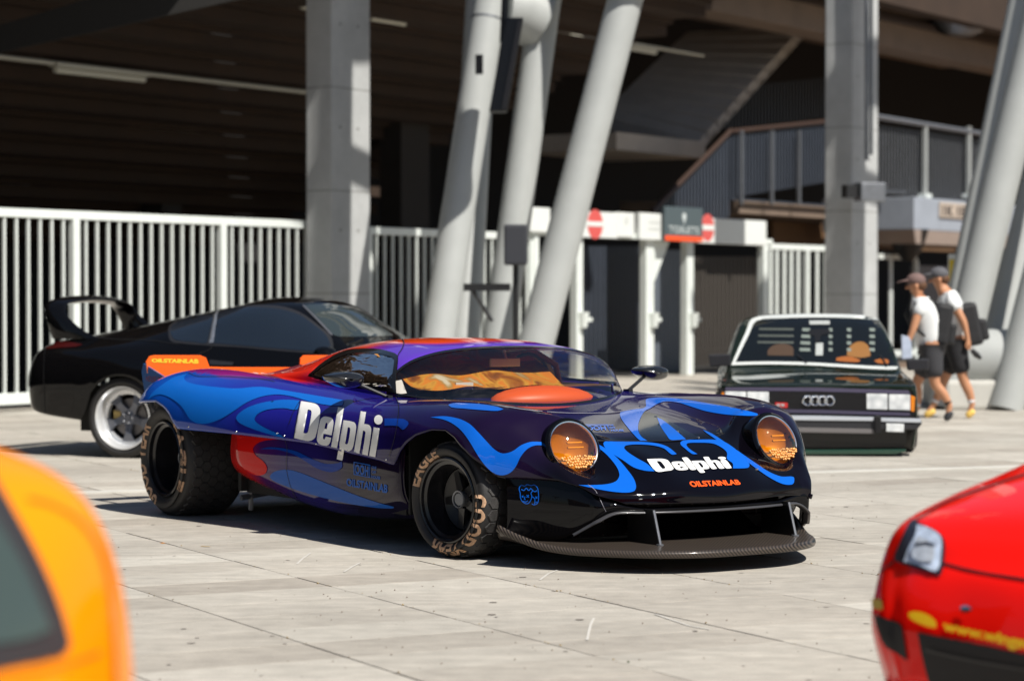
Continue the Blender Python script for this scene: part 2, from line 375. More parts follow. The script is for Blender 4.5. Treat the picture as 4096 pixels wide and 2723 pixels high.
# ------------------------------------------------------------------ fences
def fence(s0, s1, posts, bars, ztop, label, group, m=M_white, d=0., bw=.029, zb=.09, endbend=False):
    r_ = root('metal_fence', label, 'fence', FM @ Matrix.Translation((s0, d, 0)), group)
    L = s1-s0
    boxpart('top_rail', (0, L, -.035, .035, ztop-.11, ztop), m, r_, .008)
    boxpart('bottom_rail', (0, L, -.03, .03, zb, zb+.14), m, r_, .008)
    pm = MB(); pm.box(-.06, .06, -.045, .045, 0, ztop-.112); pme = pm.mesh('post', bevel=.006); pme.materials.append(m)
    bm_ = MB(); bm_.box(-bw/2, bw/2, -.018, .018, zb+.14, ztop-.112); bme = bm_.mesh('bar'); bme.materials.append(m)
    for s in posts: link('post', pme, r_, loc=(s-s0, .0, 0))
    for s in bars: link('bar', bme, r_, loc=(s-s0, 0, 0))
    return r_
p1 = fac(74.6, 300).x; p2 = fac(221.9, 300).x; pitch = (p2-p1)/14
end = fac(309, 300).x
bars = []; posts = [p1, p2]; s = p1-2*14*pitch
while s < end-.1:
    k = round((s-p1)/pitch)
    if k % 14 == 0:
        if k not in (0, 14): posts.append(s)
    else: bars.append(s)
    s += pitch
posts.append(end)
fence(p1-28.5*pitch, end+.06, posts, bars, 2.49, 'white vertical bar fence behind the black coupe, left of the first column', 'white stadium fences')
# fence continuing behind the first column to the gates
s0, s1 = fac(368, 300).x, fac(530, 300).x; st = [s0+i*pitch for i in range(int((s1-s0)/pitch)+1)]
fence(s0, s1, st[::14]+[s1], [x for i, x in enumerate(st) if i % 14], 2.44, 'grey shaded bar fence between the first column and the gates', 'white stadium fences')
# bars panels right of the gates
s0, s1 = f2(1762, 600).x, f2(1918, 600).x
fence(s0, s1, [f2(1858, 600).x, s1-.05], [f2(x, 640).x for x in (1775, 1789, 1806, 1822, 1838, 1882, 1901)], 2.43, 'white bar fence panel between the gates and the second column', 'white stadium fences', bw=.09)
s0, s1 = f2(2022, 600, 1.).x, f2(2110, 600, 1.).x
fence(s0, s1, [s1], [f2(x, 640, 1.).x for x in (2052,)], 2.35, 'short fence panel right of the second column', 'white stadium fences', d=1., bw=.12)

# ------------------------------------------------------------------ gates with the sign boards over them
gate = root('entrance_gate', 'white steel entrance portal with open doorways under the sign boards', 'gate', FM)
zt = 2.41
for x, w in ((1228, .12), (1328, .16), (1490, .22), (1583, .2), (1757, .14)):
    s = f2(x, 640).x; boxpart('gate_post', (s-w*.62, s+w*.62, -.07, .07, 0, zt), M_white, gate, .01)
    if x in (1328, 1490, 1583):
        q = MB(); zz = f2(x, 740).z; q.tube([(s+w*.3, -.1, zz-.1), (s+w*.3, -.1, zz+.16)], [.07, .11], 8); q.box(s+.04, s+.3, -.13, -.06, zz, zz+.07); q.build('gate_lock', M_white, gate)
boxpart('gate_rail', (f2(1216, 540).x, f2(1772, 560).x, -.08, .08, zt+.002, zt+.1), M_white, gate, .01)
q = MB(); s = f2(1503, 640).x; q.prism([(s, -.03, zt-.02), (s+.55, -.03, zt-.02), (s, -.03, zt-.75)], (0, .06, 0)); q.build('gusset', M_white, gate)
def board(x0, x1, yt0, yb0, label, parent_name='sign_board', m=M_signw, d=-.14, t=.1, dz=0):
    a = f2(x0, yt0, d); z0 = f2(x0, yb0, d).z; b = f2(x1, yt0, d)
    r_ = root(parent_name, label, 'sign', FM @ Matrix.Translation((a.x, d, z0)), 'sign boards over the gates')
    boxpart('panel', (0, b.x-a.x, 0, t, 0, a.z-z0), m, r_, .015)
    return r_, b.x-a.x, a.z-z0
def tmesh(body, size=1., off=0., shear=0., space=1., align='LEFT'):
    cu = bpy.data.curves.new('t', 'FONT'); cu.body = body; cu.size = size; cu.offset = off; cu.shear = shear; cu.space_character = space; cu.align_x = align
    cu.resolution_u = 4; o = bpy.data.objects.new('t', cu); COL.objects.link(o)
    dg = bpy.context.evaluated_depsgraph_get(); dg.update(); me = bpy.data.meshes.new_from_object(o.evaluated_get(dg)); bpy.data.objects.remove(o); bpy.data.curves.remove(cu); me.name = 'lettering'
    return me
def lettering(body, parent, x, z, h, m, y=-.004, w=None, off=.0, align='CENTER', name='lettering'):
    me = tmesh(body, 1., off, align=align); vs = np.array([v.co[:] for v in me.vertices]); s = h/.72
    sx = s
    if w: sx = w/(vs[:, 0].max()-vs[:, 0].min())
    for v in me.vertices: v.co = (x+v.co.x*sx, y, z+v.co.y*s)
    me.materials.clear(); me.materials.append(m); return link(name, me, parent)
def disc(parent, x, z, r, m, y, name='disc', bar=None):
    q = MB(); n = 28; q.add([(x+r*math.cos(2*math.pi*k/n), y, z+r*math.sin(2*math.pi*k/n)) for k in range(n)], [tuple(range(n))]); q.build(name, m, parent)
b1, w1, h1 = board(1222, 1268, 476, 533, 'small white sign board left of the leaning pipe')
b2, w2, h2 = board(1322, 1430, 484, 545, 'white board with a red no entry disc, right of the leaning pipe', d=-.14)
disc(b2, f2(1371, 510, -.14).x-f2(1322, 484, -.14).x, h2*.52, .25, M_red, -.003, 'no_entry_disc'); boxpart('no_entry_bar', (w2*.45-.33, w2*.45+.33, -.008, -.004, h2*.44, h2*.62), M_signw, b2)
b3, w3, h3 = board(1424, 1462, 488, 545, 'narrow white plate with a faint keyhole mark beside the no entry board', d=-.16)
q = MB(); q.tube([(w3*.5, -.003, h3*.5+.08), (w3*.5, -.006, h3*.5+.08)], .07, 14); q.build('pale_mark', mat('pale mark', (.6, .62, .6), .4), b3)
b4, w4, h4 = board(1474, 1541, 489, 551, 'white notice board left of the dark toilets sign', d=-.17)
for zf in (.62, .38):
    q = MB(); q.box(w4*.3, w4*.75, -.005, -.002, h4*zf, h4*zf+.05); q.build('faint_line', mat('pale mark'), b4)
b6, w6, h6 = board(1612, 1766, 500, 559, 'long white sign board right of the dark toilets sign, part of a red disc showing', d=-.14)
q = MB(); n = 24; r0 = .25; cx = f2(1630, 520, -.14).x-f2(1612, 500, -.14).x
disc(b6, cx, h6*.62, r0, M_red, -.003, 'no_entry_disc'); boxpart('no_entry_bar', (cx-r0*1.05, cx+r0*1.05, -.008, -.004, h6*.52, h6*.72), M_signw, b6)
M_tsign = mat('toilets sign', (.075, .10, .11), .4)
b5, w5, h5 = board(1532, 1619, 474, 553, 'dark grey toilets sign with an orange-red strip along its foot', d=-.26, m=M_tsign, t=.05)
boxpart('red_strip', (.0, w5, -.006, -.001, 0, h5*.15), mat('orange strip', (.85, .09, .02), .4), b5)
lettering('TOILETS', b5, w5/2, h5*.24, h5*.2, mat('sign letters', (.55, .6, .6), .5), w=w5*.8, off=.01)
disc(b5, w5/2, h5*.72, .07, mat('sign letters'), -.004, 'emblem'); boxpart('emblem_stem', (w5/2-.02, w5/2+.02, -.005, -.002, h5*.52, h5*.7), mat('sign letters'), b5)

# slat screens behind the doorways and beside the stair
def slats(name, label, quad, d, pitch_, w, m, t=.03, group='dark slat screens', rail=None):
    """quad: (x0, ytop0, ybot0, x1, ytop1, ybot1) photo pixels on the plane d"""
    x0, t0, b0, x1, t1, bt1 = quad; A, B = f2(x0, t0, d), f2(x1, t1, d); C_, D_ = f2(x0, b0, d), f2(x1, bt1, d)
    r_ = root(name, label, 'screen', FM @ Matrix.Translation((A.x, d, 0)), group); L = B.x-A.x; n = int(L/pitch_)
    for i in range(n):
        k = (i+.5)/n; zt_ = A.z+(B.z-A.z)*k; zb_ = max(0, C_.z+(D_.z-C_.z)*k)
        q = MB(); q.box(L*k-w/2, L*k+w/2, 0, t, zb_, zt_); q.build('slat', m, r_)
    if rail:
        q = MB(); q.tube([(0, -.02, A.z+.05), (L, -.02, B.z+.05)], .05, 8); q.build('handrail', rail, r_, True)
        q = MB(); q.box(0, L, -.02, t+.02, min(C_.z, D_.z)-.04, min(C_.z, D_.z)-.0); q.build('foot_rail', m, r_)
    return r_
slats('slat_screen', 'dark slatted screen inside the left gate doorway', (1335, 566, 1000, 1480, 566, 1000), 2.6, .16, .11, M_slat)
slats('slat_screen', 'blue-grey slatted screen in the narrow middle gate opening', (1500, 575, 1000, 1590, 575, 1000), 1.2, .15, .12, mat('blue slat', (.13, .15, .18), .45))
slats('slat_screen', 'brown-black slatted screen inside the right gate doorway', (1600, 590, 1000, 1765, 590, 1000), 2.6, .17, .11, mat('brown slat', (.06, .052, .045), .5))
slats('stair_screen', 'slatted balustrade climbing beside the lower stair', (1500, 492, 520, 1682, 306, 500), 1.6, .13, .07, M_slat, rail=M_rail)
slats('stair_screen', 'level slatted balustrade on the stair landing left of the second column', (1684, 308, 455, 1990, 276, 405), 1.6, .13, .06, M_slat, rail=M_rail)
slats('stair_screen', 'dim slatted balustrade on the upper landing', (1640, 205, 300, 1990, 170, 262), 4.6, .16, .07, mat('deep slat', (.03, .034, .045), .5))
for x, nth in ((1705, 'first'), (1775, 'middle'), (1838, 'last')):
    a = f2(x, 300, 1.5); b = f2(x, 470, 1.5); q = MB(FM); q.box(a.x-.03, a.x+.03, 1.44, 1.5, b.z, a.z)
    o = q.build('balustrade_post', M_galv); tag(o, nth+' from the left of three thin grey balustrade posts on the landing', 'post', 'posts of the landing balustrade')

# stair flight and landing
def slab4(name, pts, thick, m, label, cat, group=None):
    q = MB(FM); q.prism(pts, thick); o = q.build(name, m, bevel=.01); tag(o, label, cat, group); return o
A, B, C_, D_ = f2(1415, 305, 5.0), f2(1612, 112, 5.0), f2(1850, 88, 2.8), f2(1605, 358, 2.8)
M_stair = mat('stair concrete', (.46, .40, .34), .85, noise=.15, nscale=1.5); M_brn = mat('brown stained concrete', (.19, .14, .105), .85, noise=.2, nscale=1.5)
flight = root('stair_flight', 'concrete stair flight seen from below, rising to the right', 'stairs', FM)
q = MB(); q.prism([A, B, C_, D_], (0, 0, .12)); q.build('stair_soffit', M_stair, flight)
q = MB(); q.prism([A+Vector((-.05, .05, -.02)), B+Vector((-.05, .05, -.02)), B+Vector((-.05, .05, .18)), A+Vector((-.05, .05, .18))], (-.05, .08, 0)); q.build('stringer', mat('dark beam'), flight)
nst = 11
for i in range(nst):
    k = (i+.5)/nst; P = A.lerp(B, k); Q = D_.lerp(C_, k); hgt = .26
    q = MB(); w_ = (B-A)/nst*.5; q.prism([P-w_+Vector((-.32, .15, .1)), P+w_+Vector((-.32, .15, .1-w_.z*0)), Q+w_, Q-w_], (0, 0, hgt)); q.build('step', M_stair, flight)
q = MB(FM); a, b = f2(1420, 300, 2.7), f2(1625, 352, 2.7); q.box(a.x, b.x, 2.7, 5.0, f2(1435, 345, 2.7).z, f2(1435, 305, 2.7).z); o = q.build('stair_landing', M_stair); tag(o, 'concrete stair landing edge at the foot of the upper flight', 'stairs')
# lower brown landing edge & boards left of the second column
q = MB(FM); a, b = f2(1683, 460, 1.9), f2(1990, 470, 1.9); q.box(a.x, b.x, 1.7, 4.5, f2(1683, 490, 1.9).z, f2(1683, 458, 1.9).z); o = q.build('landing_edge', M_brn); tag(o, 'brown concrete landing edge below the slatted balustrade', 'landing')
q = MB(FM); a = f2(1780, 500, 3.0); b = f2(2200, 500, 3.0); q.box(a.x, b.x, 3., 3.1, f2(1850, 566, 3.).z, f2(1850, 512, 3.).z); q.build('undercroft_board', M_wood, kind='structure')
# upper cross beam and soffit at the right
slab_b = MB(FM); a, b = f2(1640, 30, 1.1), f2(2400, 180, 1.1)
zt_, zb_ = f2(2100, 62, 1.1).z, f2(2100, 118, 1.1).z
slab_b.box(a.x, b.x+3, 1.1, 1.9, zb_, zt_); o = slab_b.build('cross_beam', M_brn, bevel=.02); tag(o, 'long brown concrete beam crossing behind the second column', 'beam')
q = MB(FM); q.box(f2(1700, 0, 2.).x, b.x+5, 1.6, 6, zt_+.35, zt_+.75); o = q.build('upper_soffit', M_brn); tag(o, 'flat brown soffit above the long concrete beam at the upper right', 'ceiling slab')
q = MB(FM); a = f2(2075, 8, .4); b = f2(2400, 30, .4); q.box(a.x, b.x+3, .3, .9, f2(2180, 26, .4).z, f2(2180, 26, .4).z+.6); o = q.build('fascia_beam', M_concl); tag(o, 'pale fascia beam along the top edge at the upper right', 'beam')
# round ceiling lamp
c = FM @ f2(2212, 72, .9); q = MB(Matrix.Translation(c)); q.tube([(0, 0, .28), (0, 0, .2), (0, 0, -.02), (0, 0, -.1)], [.62, .66, .5, .3], 18); o = q.build('ceiling_lamp', M_galv, smooth=True); tag(o, 'round grey ceiling lamp under the soffit at the upper right', 'light fitting')
# railing right of the second column, with glass-like posts
rl = root('balcony_railing', 'grey balcony railing with two posts above the block sign, right of the second column', 'railing', FM)
a, b = f2(2018, 268, 0.6), f2(2300, 301, .6)
q = MB(); q.tube([(a.x, .6, a.z), (b.x+.6, .6, a.z-.05)], .06, 8); q.build('top_rail', M_galv, rl, True)
for x in (2131, 2232):
    p = f2(x, 285, .6); pb = f2(x, 452, .6); boxpart('post', (p.x-.05, p.x+.05, .56, .64, pb.z, p.z-.06), M_pipe, rl)
    boxpart('base_plate', (p.x-.16, p.x+.16, .5, .7, pb.z-.03, pb.z+.06), M_white, rl)
n = 44
for i in range(n):
    k = (i+.5)/n; s = a.x+(b.x-a.x)*k; boxpart('bar', (s-.018, s+.018, .72, .74, f2(2131, 452, .6).z, a.z-.15), M_galv, rl)
# concrete balcony block with the 1K 1E plate
zB, zT, zM = f2(2110, 560, .2).z, f2(2110, 453, .2).z, f2(2110, 528, .2).z
blk = root('balcony_block', 'blue-grey concrete balcony block carrying the block plate, over the two walkers', 'balcony', FM)
a, b = f2(2106, 500, .2), f2(2300, 500, .2)
boxpart('parapet', (a.x, b.x+1.5, .2, 2.4, zM, zT), M_steelb, blk, .02)
q = MB(); q.prism([(a.x, .2, zM-.003), (a.x+.2, .25, zB), (a.x+.2, 2.0, zB), (a.x, 2.4, zM-.003)], (b.x+1.5-a.x-.2, 0, 0)); q.build('parapet_foot', mat('brown soffit', (.33, .26, .22), .8, noise=.1), blk)
boxpart('parapet_return', (f2(2030, 500, 1.4).x, a.x-.004, 1.4, 1.7, zM+.05, zT-.02), M_steelb, blk)
pl = f2(2163, 470, .19); pr = f2(2223, 470, .19); zp0, zp1 = f2(2190, 502, .19).z, f2(2190, 467, .19).z
sg = root('block_sign', 'tan plate reading 1K 1E on the balcony block', 'sign', FM @ Matrix.Translation((pl.x, .19, zp0)))
boxpart('plate', (0, pr.x-pl.x, -.03, 0, 0, zp1-zp0), mat('tan plate', (.48, .40, .33), .5), sg, .01)
lettering('1K 1E', sg, (pr.x-pl.x)/2, (zp1-zp0)*.16, (zp1-zp0)*.66, mat('sign ink', (.03, .02, .02), .5), y=-.035, w=(pr.x-pl.x)*.86, off=.03)
# dark funnel support beneath the block
c = FM @ f2(2092, 540, .6); q = MB(Matrix.Translation(Vector((c.x, c.y, 0)))); q.tube([(0, 0, f2(2092, 600, .6).z), (0, 0, f2(2092, 570, .6).z), (0, 0, f2(2092, 528, .6).z)], [.12, .34, .46], 14); o = q.build('funnel_bracket', M_black, smooth=True); tag(o, 'black funnel shaped bracket at the left foot of the balcony block', 'bracket')
# conduit and camera box on the second column
q = MB(); c0 = at(866.5, 30, 41.7); c1 = at(866.8, 160, 41.7); q.tube([c0+Vector((0, 0, 2)), c1], .035, 8); q.tube([c0+Vector((.09, .1, 2)), c1+Vector((.09, .1, .1))], .03, 8); o = q.build('column_conduit', M_galv, smooth=True); tag(o, 'pair of thin conduits down the face of the second column', 'pipe')
cb = root('floodlight_box', 'grey box fitting with a short arm on the second column', 'fitting', Matrix.Translation(at(868, 192, 41.4)) @ Matrix.Rotation(FROT*.3, 4, 'Z'))
boxpart('box', (-.22, .25, -.2, .12, -.16, .16), M_galv, cb, .02); boxpart('arm', (.26, .7, -.05, .05, -.02, .05), M_galv, cb); boxpart('bracket', (-.45, -.225, -.12, .1, -.1, .12), M_black, cb)

# ------------------------------------------------------------------ leaning steel pipes
def pipe(pts, r, label, m=M_pipe, n=28, rings=()):
    q = MB(); q.tube(pts, r, n); o = q.build('leaning_pipe', m, smooth=True); tag(o, label, 'steel pipe', 'leaning steel pipes holding up the stand')
    for k in rings:
        p = Vector(pts[0]).lerp(Vector(pts[-1]), k); d = (Vector(pts[-1])-Vector(pts[0])).normalized(); q = MB(); q.tube([p-d*.012, p+d*.012], r+.006, n); q.build('weld_band', M_galv, o, True)
    return o
def pline(x0, y0, x1, y1, Y0, Y1=None, ext=1.6):
    """pipe axis through two photo points (2359 wide); runs on down to the ground and up out of sight"""
    Y1 = Y1 or Y0; a = at(x0/2.3037, y0/2.3037, Y0); b = at(x1/2.3037, y1/2.3037, Y1); d = b-a
    g = a+d*((0-a.z)/d.z); t = a+d*((11-a.z)/d.z)
    return [g, t]
YP = 32.2; sc = YP/FPX/2.3037
pipe(pline(1022, 700, 1130, 0, YP, YP+.8), 39*sc, 'left front leaning pipe, the one with the hanging panel beside it', rings=(.47,))
pipe(pline(1068, 771, 1098, 216, YP+1.2, YP+2.2), 40*sc, 'pale pipe half hidden right behind the left front leaning pipe')
pipe(pline(1150, 771, 1243, 93, YP+.6, YP+1.2), 38*sc, 'middle leaning pipe with the cross stub near the top edge')
pipe(pline(1246, 750, 1440, 0, YP-.3, YP+.3), 41*sc, 'right leaning pipe of the group behind the race car')
# bare cross stub between middle and left pipes
q = MB(); a = at(1158/2.3037, 20/2.3037, YP+1.); b = at(1243/2.3037, 48/2.3037, YP+1.2); q.tube([a, a.lerp(b, .5)+Vector((0, 0, .05)), b], [.40, .42, .42], 22); o = q.build('pipe_stub', M_pipe, smooth=True); tag(o, 'short thick stub pipe joining two leaning pipes at the top edge', 'steel pipe')
# unseen pipes added above the frame along the sun rays, to shade columns and fence
def shade_pipe(P0, a0, z0, a1, z1, h, r, label):
    s_ = Vector((SUN_AZ[0], SUN_AZ[1], 0)).normalized(); s_.z = math.tan(R(SUN_EL))
    q = MB(); q.tube([P0+FE*a0+Vector((0, 0, z0))+s_*h, P0+FE*a1+Vector((0, 0, z1))+s_*h], r, 20)
    o = q.build('shade_caster_pipe', M_pipe, smooth=True); tag(o, label, 'steel pipe', 'leaning steel pipes holding up the stand')
for P0, h, W_, nm in ((Vector((at(332, 340, 34).x, 34, 0)), 5.2, .90, 'first'), (Vector((at(851.6, 340, 42).x, 42, 0)), 6.2, 1.06, 'second')):
    shade_pipe(P0, .12*W_, -.6, .30*W_, 8, h, .27*W_/.9, 'added upright pipe, unseen, shading the '+nm+' concrete column, above the frame')
    shade_pipe(P0, -.5, 3.55, 1.6, 3.0 if nm == 'first' else 3.2, h+.5, .17, 'added cross pipe, unseen, shading the '+nm+' concrete column, above the frame')
    shade_pipe(P0, -.8, 5.2, 2.2, 5.5, h+.7, .36, 'added thick cross pipe, unseen, shading the '+nm+' concrete column, above the frame')
FP = FM @ Vector((fac(372, 300).x, 0, 0))
shade_pipe(FP, .55, -1, .65, 4, 4.9, .45, 'left one of two added unseen pipes shading the fence beside the first column')
shade_pipe(FP, 1.65, -1, 1.75, 4, 5.1, .50, 'right one of two added unseen pipes shading the fence beside the first column')
# foot block of that group (behind the race car)
q = MB(); q.box(-1.7, .9, YP-.7, YP+1.8, 0, .28); o = q.build('pipe_footing', M_concl, bevel=.05); tag(o, 'pale footing of the middle pipe group, mostly behind the race car', 'footing')
YR = 30.5; sc = YR/FPX/2.3037
M_pd = mat('grey paint steel shaded', (.40, .41, .40), .45, noise=.05)
pipe(pline(2225, 640, 2345, 60, YR+1.5, YR+2.4), 36*sc, 'rear pipe of the right group, behind the two walkers', rings=(.62,))
pipe(pline(2238, 700, 2392, 60, YR, YR+.4), 42*sc, 'front pipe of the right group leaning over the two walkers')
pipe(pline(2302, 780, 2385, 440, YR+.9, YR+1.4), 38*sc, 'pipe behind the front pipe at the right edge')
pipe(pline(2335, 870, 2460, 380, YR-.4, YR), 40*sc, 'outermost pipe cut by the right edge of the photo')
# footing of the right group: pale block and a round collar
ft = root('pipe_footing', 'pale concrete footing with a thick round collar under the right pipe group', 'footing', Matrix.Translation((at(975, 400, YR).x, YR, 0)))
q = MB(); q.box(-.45, .45, -.45, 1.3, 0, .37); q.build('block', M_concl, ft, bevel=.05)
q = MB(); q.tube([(-.55, .1, .62), (.1, 0, .60), (.9, -.05, .58), (1.8, -.1, .56)], [.33, .40, .42, .42], 24); q.build('collar', M_pipe, ft, True)
q = MB(); q.box(.9, 2.4, -.3, 1.3, 0, .3); q.build('rear_block', M_concl, ft, bevel=.05)
# thin standing plates and low stones by the footing
for (x, y, w, h, lab) in ((1940/2.3037, 0, 0, 0, ''),): pass
# black panel hanging on the left front pipe
sc = YP/FPX/2.3037
a = at(1187/2.3037, 42/2.3037, YP-.5); b = at(1148/2.3037, 258/2.3037, YP-.6)
pn = root('hanging_panel', 'long black panel hung on a bracket beside the left leaning pipe', 'speaker', Matrix.Translation(b))
d_ = (a-b); nx = Vector((1, 0, 0)); w = .12
q = MB(); q.prism([Vector((-w, -.1, 0)), Vector((w*.9, -.1, 0)), d_+Vector((w*.9, -.1, 0)), d_+Vector((-w, -.1, 0))], (0, .26, 0)); q.build('housing', M_black, pn, bevel=.02)
q = MB(); q.prism([Vector((w*.35, -.104, .03)), Vector((w*.8, -.104, .03)), d_*.97+Vector((w*.8, -.104, 0)), d_*.97+Vector((w*.35, -.104, 0))], (0, -.02, 0)); q.build('grille', mat('dark grille', (.05, .045, .045), .5), pn)
q = MB(); q.tube([d_*.75+Vector((-.1, .1, 0)), d_*1.05+Vector((-.12, .1, .7))], .05, 8); q.box(-.30, -.2, .0, .1, .5, .75); q.build('bracket', M_black, pn, True)
# loudspeaker on a stand
c = at(1188/2.3037, 610/2.3037, 29.5); sp = root('loudspeaker', 'black loudspeaker box on a thin stand between the leaning pipes', 'speaker', Matrix.Translation((c.x, c.y, 0)))
hw = 27*29.5/FPX/2.3037; zt_ = at(512, 517/2.3037, 29.5).z; zb_ = c.z
boxpart('cabinet', (-hw, hw, -.2, .2, zb_, zt_), mat('speaker cabinet', (.03, .032, .04), .6), sp, .03)
q = MB(); q.tube([(0, 0, .0), (0, 0, zb_)], .035, 10); q.tube([(-.6, -.1, 0), (0, 0, .6)], .02, 8); q.tube([(.6, -.1, 0), (0, 0, .6)], .02, 8); q.tube([(0, .6, 0), (0, 0, .6)], .02, 8); q.build('stand', M_black, sp, True)
br = at(1068/2.3037, 660/2.3037, 29.6); bl = at(1176/2.3037, 662/2.3037, 29.5); q = MB(); q.box(br.x, bl.x, 29.45, 29.55, br.z-.05, br.z+.04)
q.tube([(br.x+.1, 29.5, br.z-.02), (br.x+.35, 29.5, br.z-.42)], .025, 8); o = q.build('bracket_arm', M_black); tag(o, 'black horizontal bracket arm left of the loudspeaker', 'bracket')
# second thin pole with a sign strip behind the walkers
q = MB(); c = at(2197/2.3037, 640/2.3037, 33); q.box(c.x-.07, c.x+.07, 32.97, 33.03, 0, at(512, 585/2.3037, 33).z); o = q.build('banner_strip', M_signw); tag(o, 'narrow white and yellow banner post behind the walkers', 'banner')
for k, (y0, y1) in enumerate(((597, 655),)):
    z0, z1 = at(512, y1/2.3037, 33).z, at(512, y0/2.3037, 33).z; boxpart('yellow_panel', (c.x-.065, c.x+.065, 32.955, 32.965, z0, z1), mat('yellow print', (.75, .55, .03), .5), o)
# grey back wall seen between column and right pipes
q = MB(FM); a = f2(2105, 600, 6); q.box(a.x, a.x+5, 5.9, 6.1, 0, f2(2150, 612, 6).z); q.build('undercroft_partition', mat('grey wall', (.2, .2, .2), .9, noise=.1), kind='structure')
# far white sign board and gate at the right edge
a = f2(2345, 545, -.5); 
q = MB(FM); s_ = f2(2347, 600, 0).x; q.box(s_, s_+3, -.05, .05, f2(2347, 600).z, f2(2347, 545).z); o = q.build('sign_board', M_signw); tag(o, 'white sign board cut by the right edge of the photo', 'sign', 'sign boards over the gates')
q = MB(FM); q.box(s_+.05, s_+.6, -.06, -.052, f2(2347, 572).z, f2(2347, 550).z); q.build('red_panel', M_red, o)
# ================================================================== cars: shared tools
def cr(P, n):
    """Catmull-Rom along axis 0 of array P, n steps per span"""
    P = np.asarray(P, float); m = len(P); out = []
    for i in range(m-1):
        p0 = P[i-1] if i > 0 else 2*P[0]-P[1]; p1 = P[i]; p2 = P[i+1]; p3 = P[i+2] if i+2 < m else 2*P[-1]-P[-2]
        for k in range(n):
            t = k/n; t2, t3 = t*t, t*t*t
            out.append(.5*((2*p1)+(-p0+p2)*t+(2*p0-5*p1+4*p2-p3)*t2+(-p0+3*p1-3*p2+p3)*t3))
    out.append(P[-1]); return np.array(out)
def surface(net, nr, nc):
    g = cr(net, nr); return np.transpose(cr(np.transpose(g, (1, 0, 2)), nc), (1, 0, 2))
def mirror_net(half):
    """half: rows x cols (y>0 side ... centre y=0) -> full rows from near side (y<0) to far side"""
    h = np.asarray(half, float); near = h.copy(); near[:, :, 1] *= -1
    return np.concatenate([near, h[:, ::-1][:, 1:]], axis=1)
def trim(G, lip):
    out = []
    for Q in G:
        m = len(Q); mid = m//2
        def cross(idx):
            last = idx[0]
            for a, b in zip(idx[:-1], idx[1:]):
                za, zb = Q[a][2]-lip(Q[a][0]), Q[b][2]-lip(Q[b][0])
                if za >= 0: return float(a)
                if zb >= 0: return a+(b-a)*(-za/(zb-za))
            return float(idx[-1])
        t0 = cross(list(range(0, mid))); t1 = cross(list(range(m-1, mid, -1)))
        T_ = np.concatenate([np.linspace(t0, mid, mid+1), np.linspace(mid, t1, m-mid)[1:]])
        T_ = np.clip(T_, 0, m-1); i0 = np.minimum(T_.astype(int), m-2); f = (T_-i0)[:, None]
        out.append(Q[i0]*(1-f)+Q[i0+1]*f)
    return np.array(out)
def gridmesh(name, G, m, parent, mask=None, colf=None, solid=0, smooth=True, flip=False, **k):
    nr, nc = G.shape[:2]; fs = []
    cen = G.reshape(-1, 3).mean(0); cen[2] -= .0
    na = np.cross(G[1:, :-1]-G[:-1, :-1], G[:-1, 1:]-G[:-1, :-1]); flip = ((na*(G[:-1, :-1]-cen)).sum() > 0) != flip
    for i in range(nr-1):
        for j in range(nc-1):
            if mask is not None:
                c = (G[i, j]+G[i+1, j]+G[i+1, j+1]+G[i, j+1])/4
                if not mask(c, i, j): continue
            f = (i*nc+j, i*nc+j+1, (i+1)*nc+j+1, (i+1)*nc+j); fs.append(f[::-1] if flip else f)
    me = bpy.data.meshes.new(name); V = G.reshape(-1, 3); me.from_pydata(V.tolist(), [], fs)
    if colf:
        ca = me.color_attributes.new('paint', 'FLOAT_COLOR', 'POINT')
        ca.data.foreach_set('color', np.array([(*colf(*p), 1) for p in V], dtype=np.float32).ravel())
    bm = bmesh.new(); bm.from_mesh(me); bmesh.ops.delete(bm, geom=[v for v in bm.verts if not v.link_faces], context='VERTS')
    bmesh.ops.remove_doubles(bm, verts=bm.verts, dist=1e-5); bm.to_mesh(me); bm.free()
    if smooth:
        for p in me.polygons: p.use_smooth = True
    o = link(name, me, parent, m, **k)
    if solid:
        md = o.modifiers.new('solid', 'SOLIDIFY'); md.thickness = solid; md.offset = -1
    return o
def bvh_of(objs):
    vs = []; fs = []
    for o in objs:
        n = len(vs); vs += [tuple(v.co) for v in o.data.vertices]; fs += [tuple(i+n for i in p.vertices) for p in o.data.polygons]
    return BVHTree.FromPolygons(vs, fs)
def sstep(a, b, x): t = min(1, max(0, (x-a)/(b-a))); return t*t*(3-2*t)
def lerp3(a, b, t): return tuple(a[i]*(1-t)+b[i]*t for i in range(3))
def inpoly(x, y, P):
    c = False; j = len(P)-1
    for i in range(len(P)):
        if (P[i][1] > y) != (P[j][1] > y) and x < (P[j][0]-P[i][0])*(y-P[i][1])/(P[j][1]-P[i][1])+P[i][0]: c = not c
        j = i
    return c
def closed_smooth(pts, n=5):
    P = np.array(pts, float); m = len(P); out = []
    for i in range(m):
        p0, p1, p2, p3 = P[i-1], P[i], P[(i+1) % m], P[(i+2) % m]
        # soft corner handling: damp tangents at sharp turns
        def tan(a, b, c):
            u1, u2 = b-a, c-b; l1, l2 = np.linalg.norm(u1)+1e-9, np.linalg.norm(u2)+1e-9
            cs = u1@u2/(l1*l2); w = 1 if cs > .1 else 0
            return w*(c-a)/(l1+l2)
        l = np.linalg.norm(p2-p1); t1, t2 = tan(p0, p1, p2)*l, tan(p1, p2, p3)*l
        for k in range(n):
            t = k/n; out.append((2*t**3-3*t**2+1)*p1+(t**3-2*t**2+t)*t1+(-2*t**3+3*t**2)*p2+(t**3-t**2)*t2)
    return [tuple(p) for p in out]
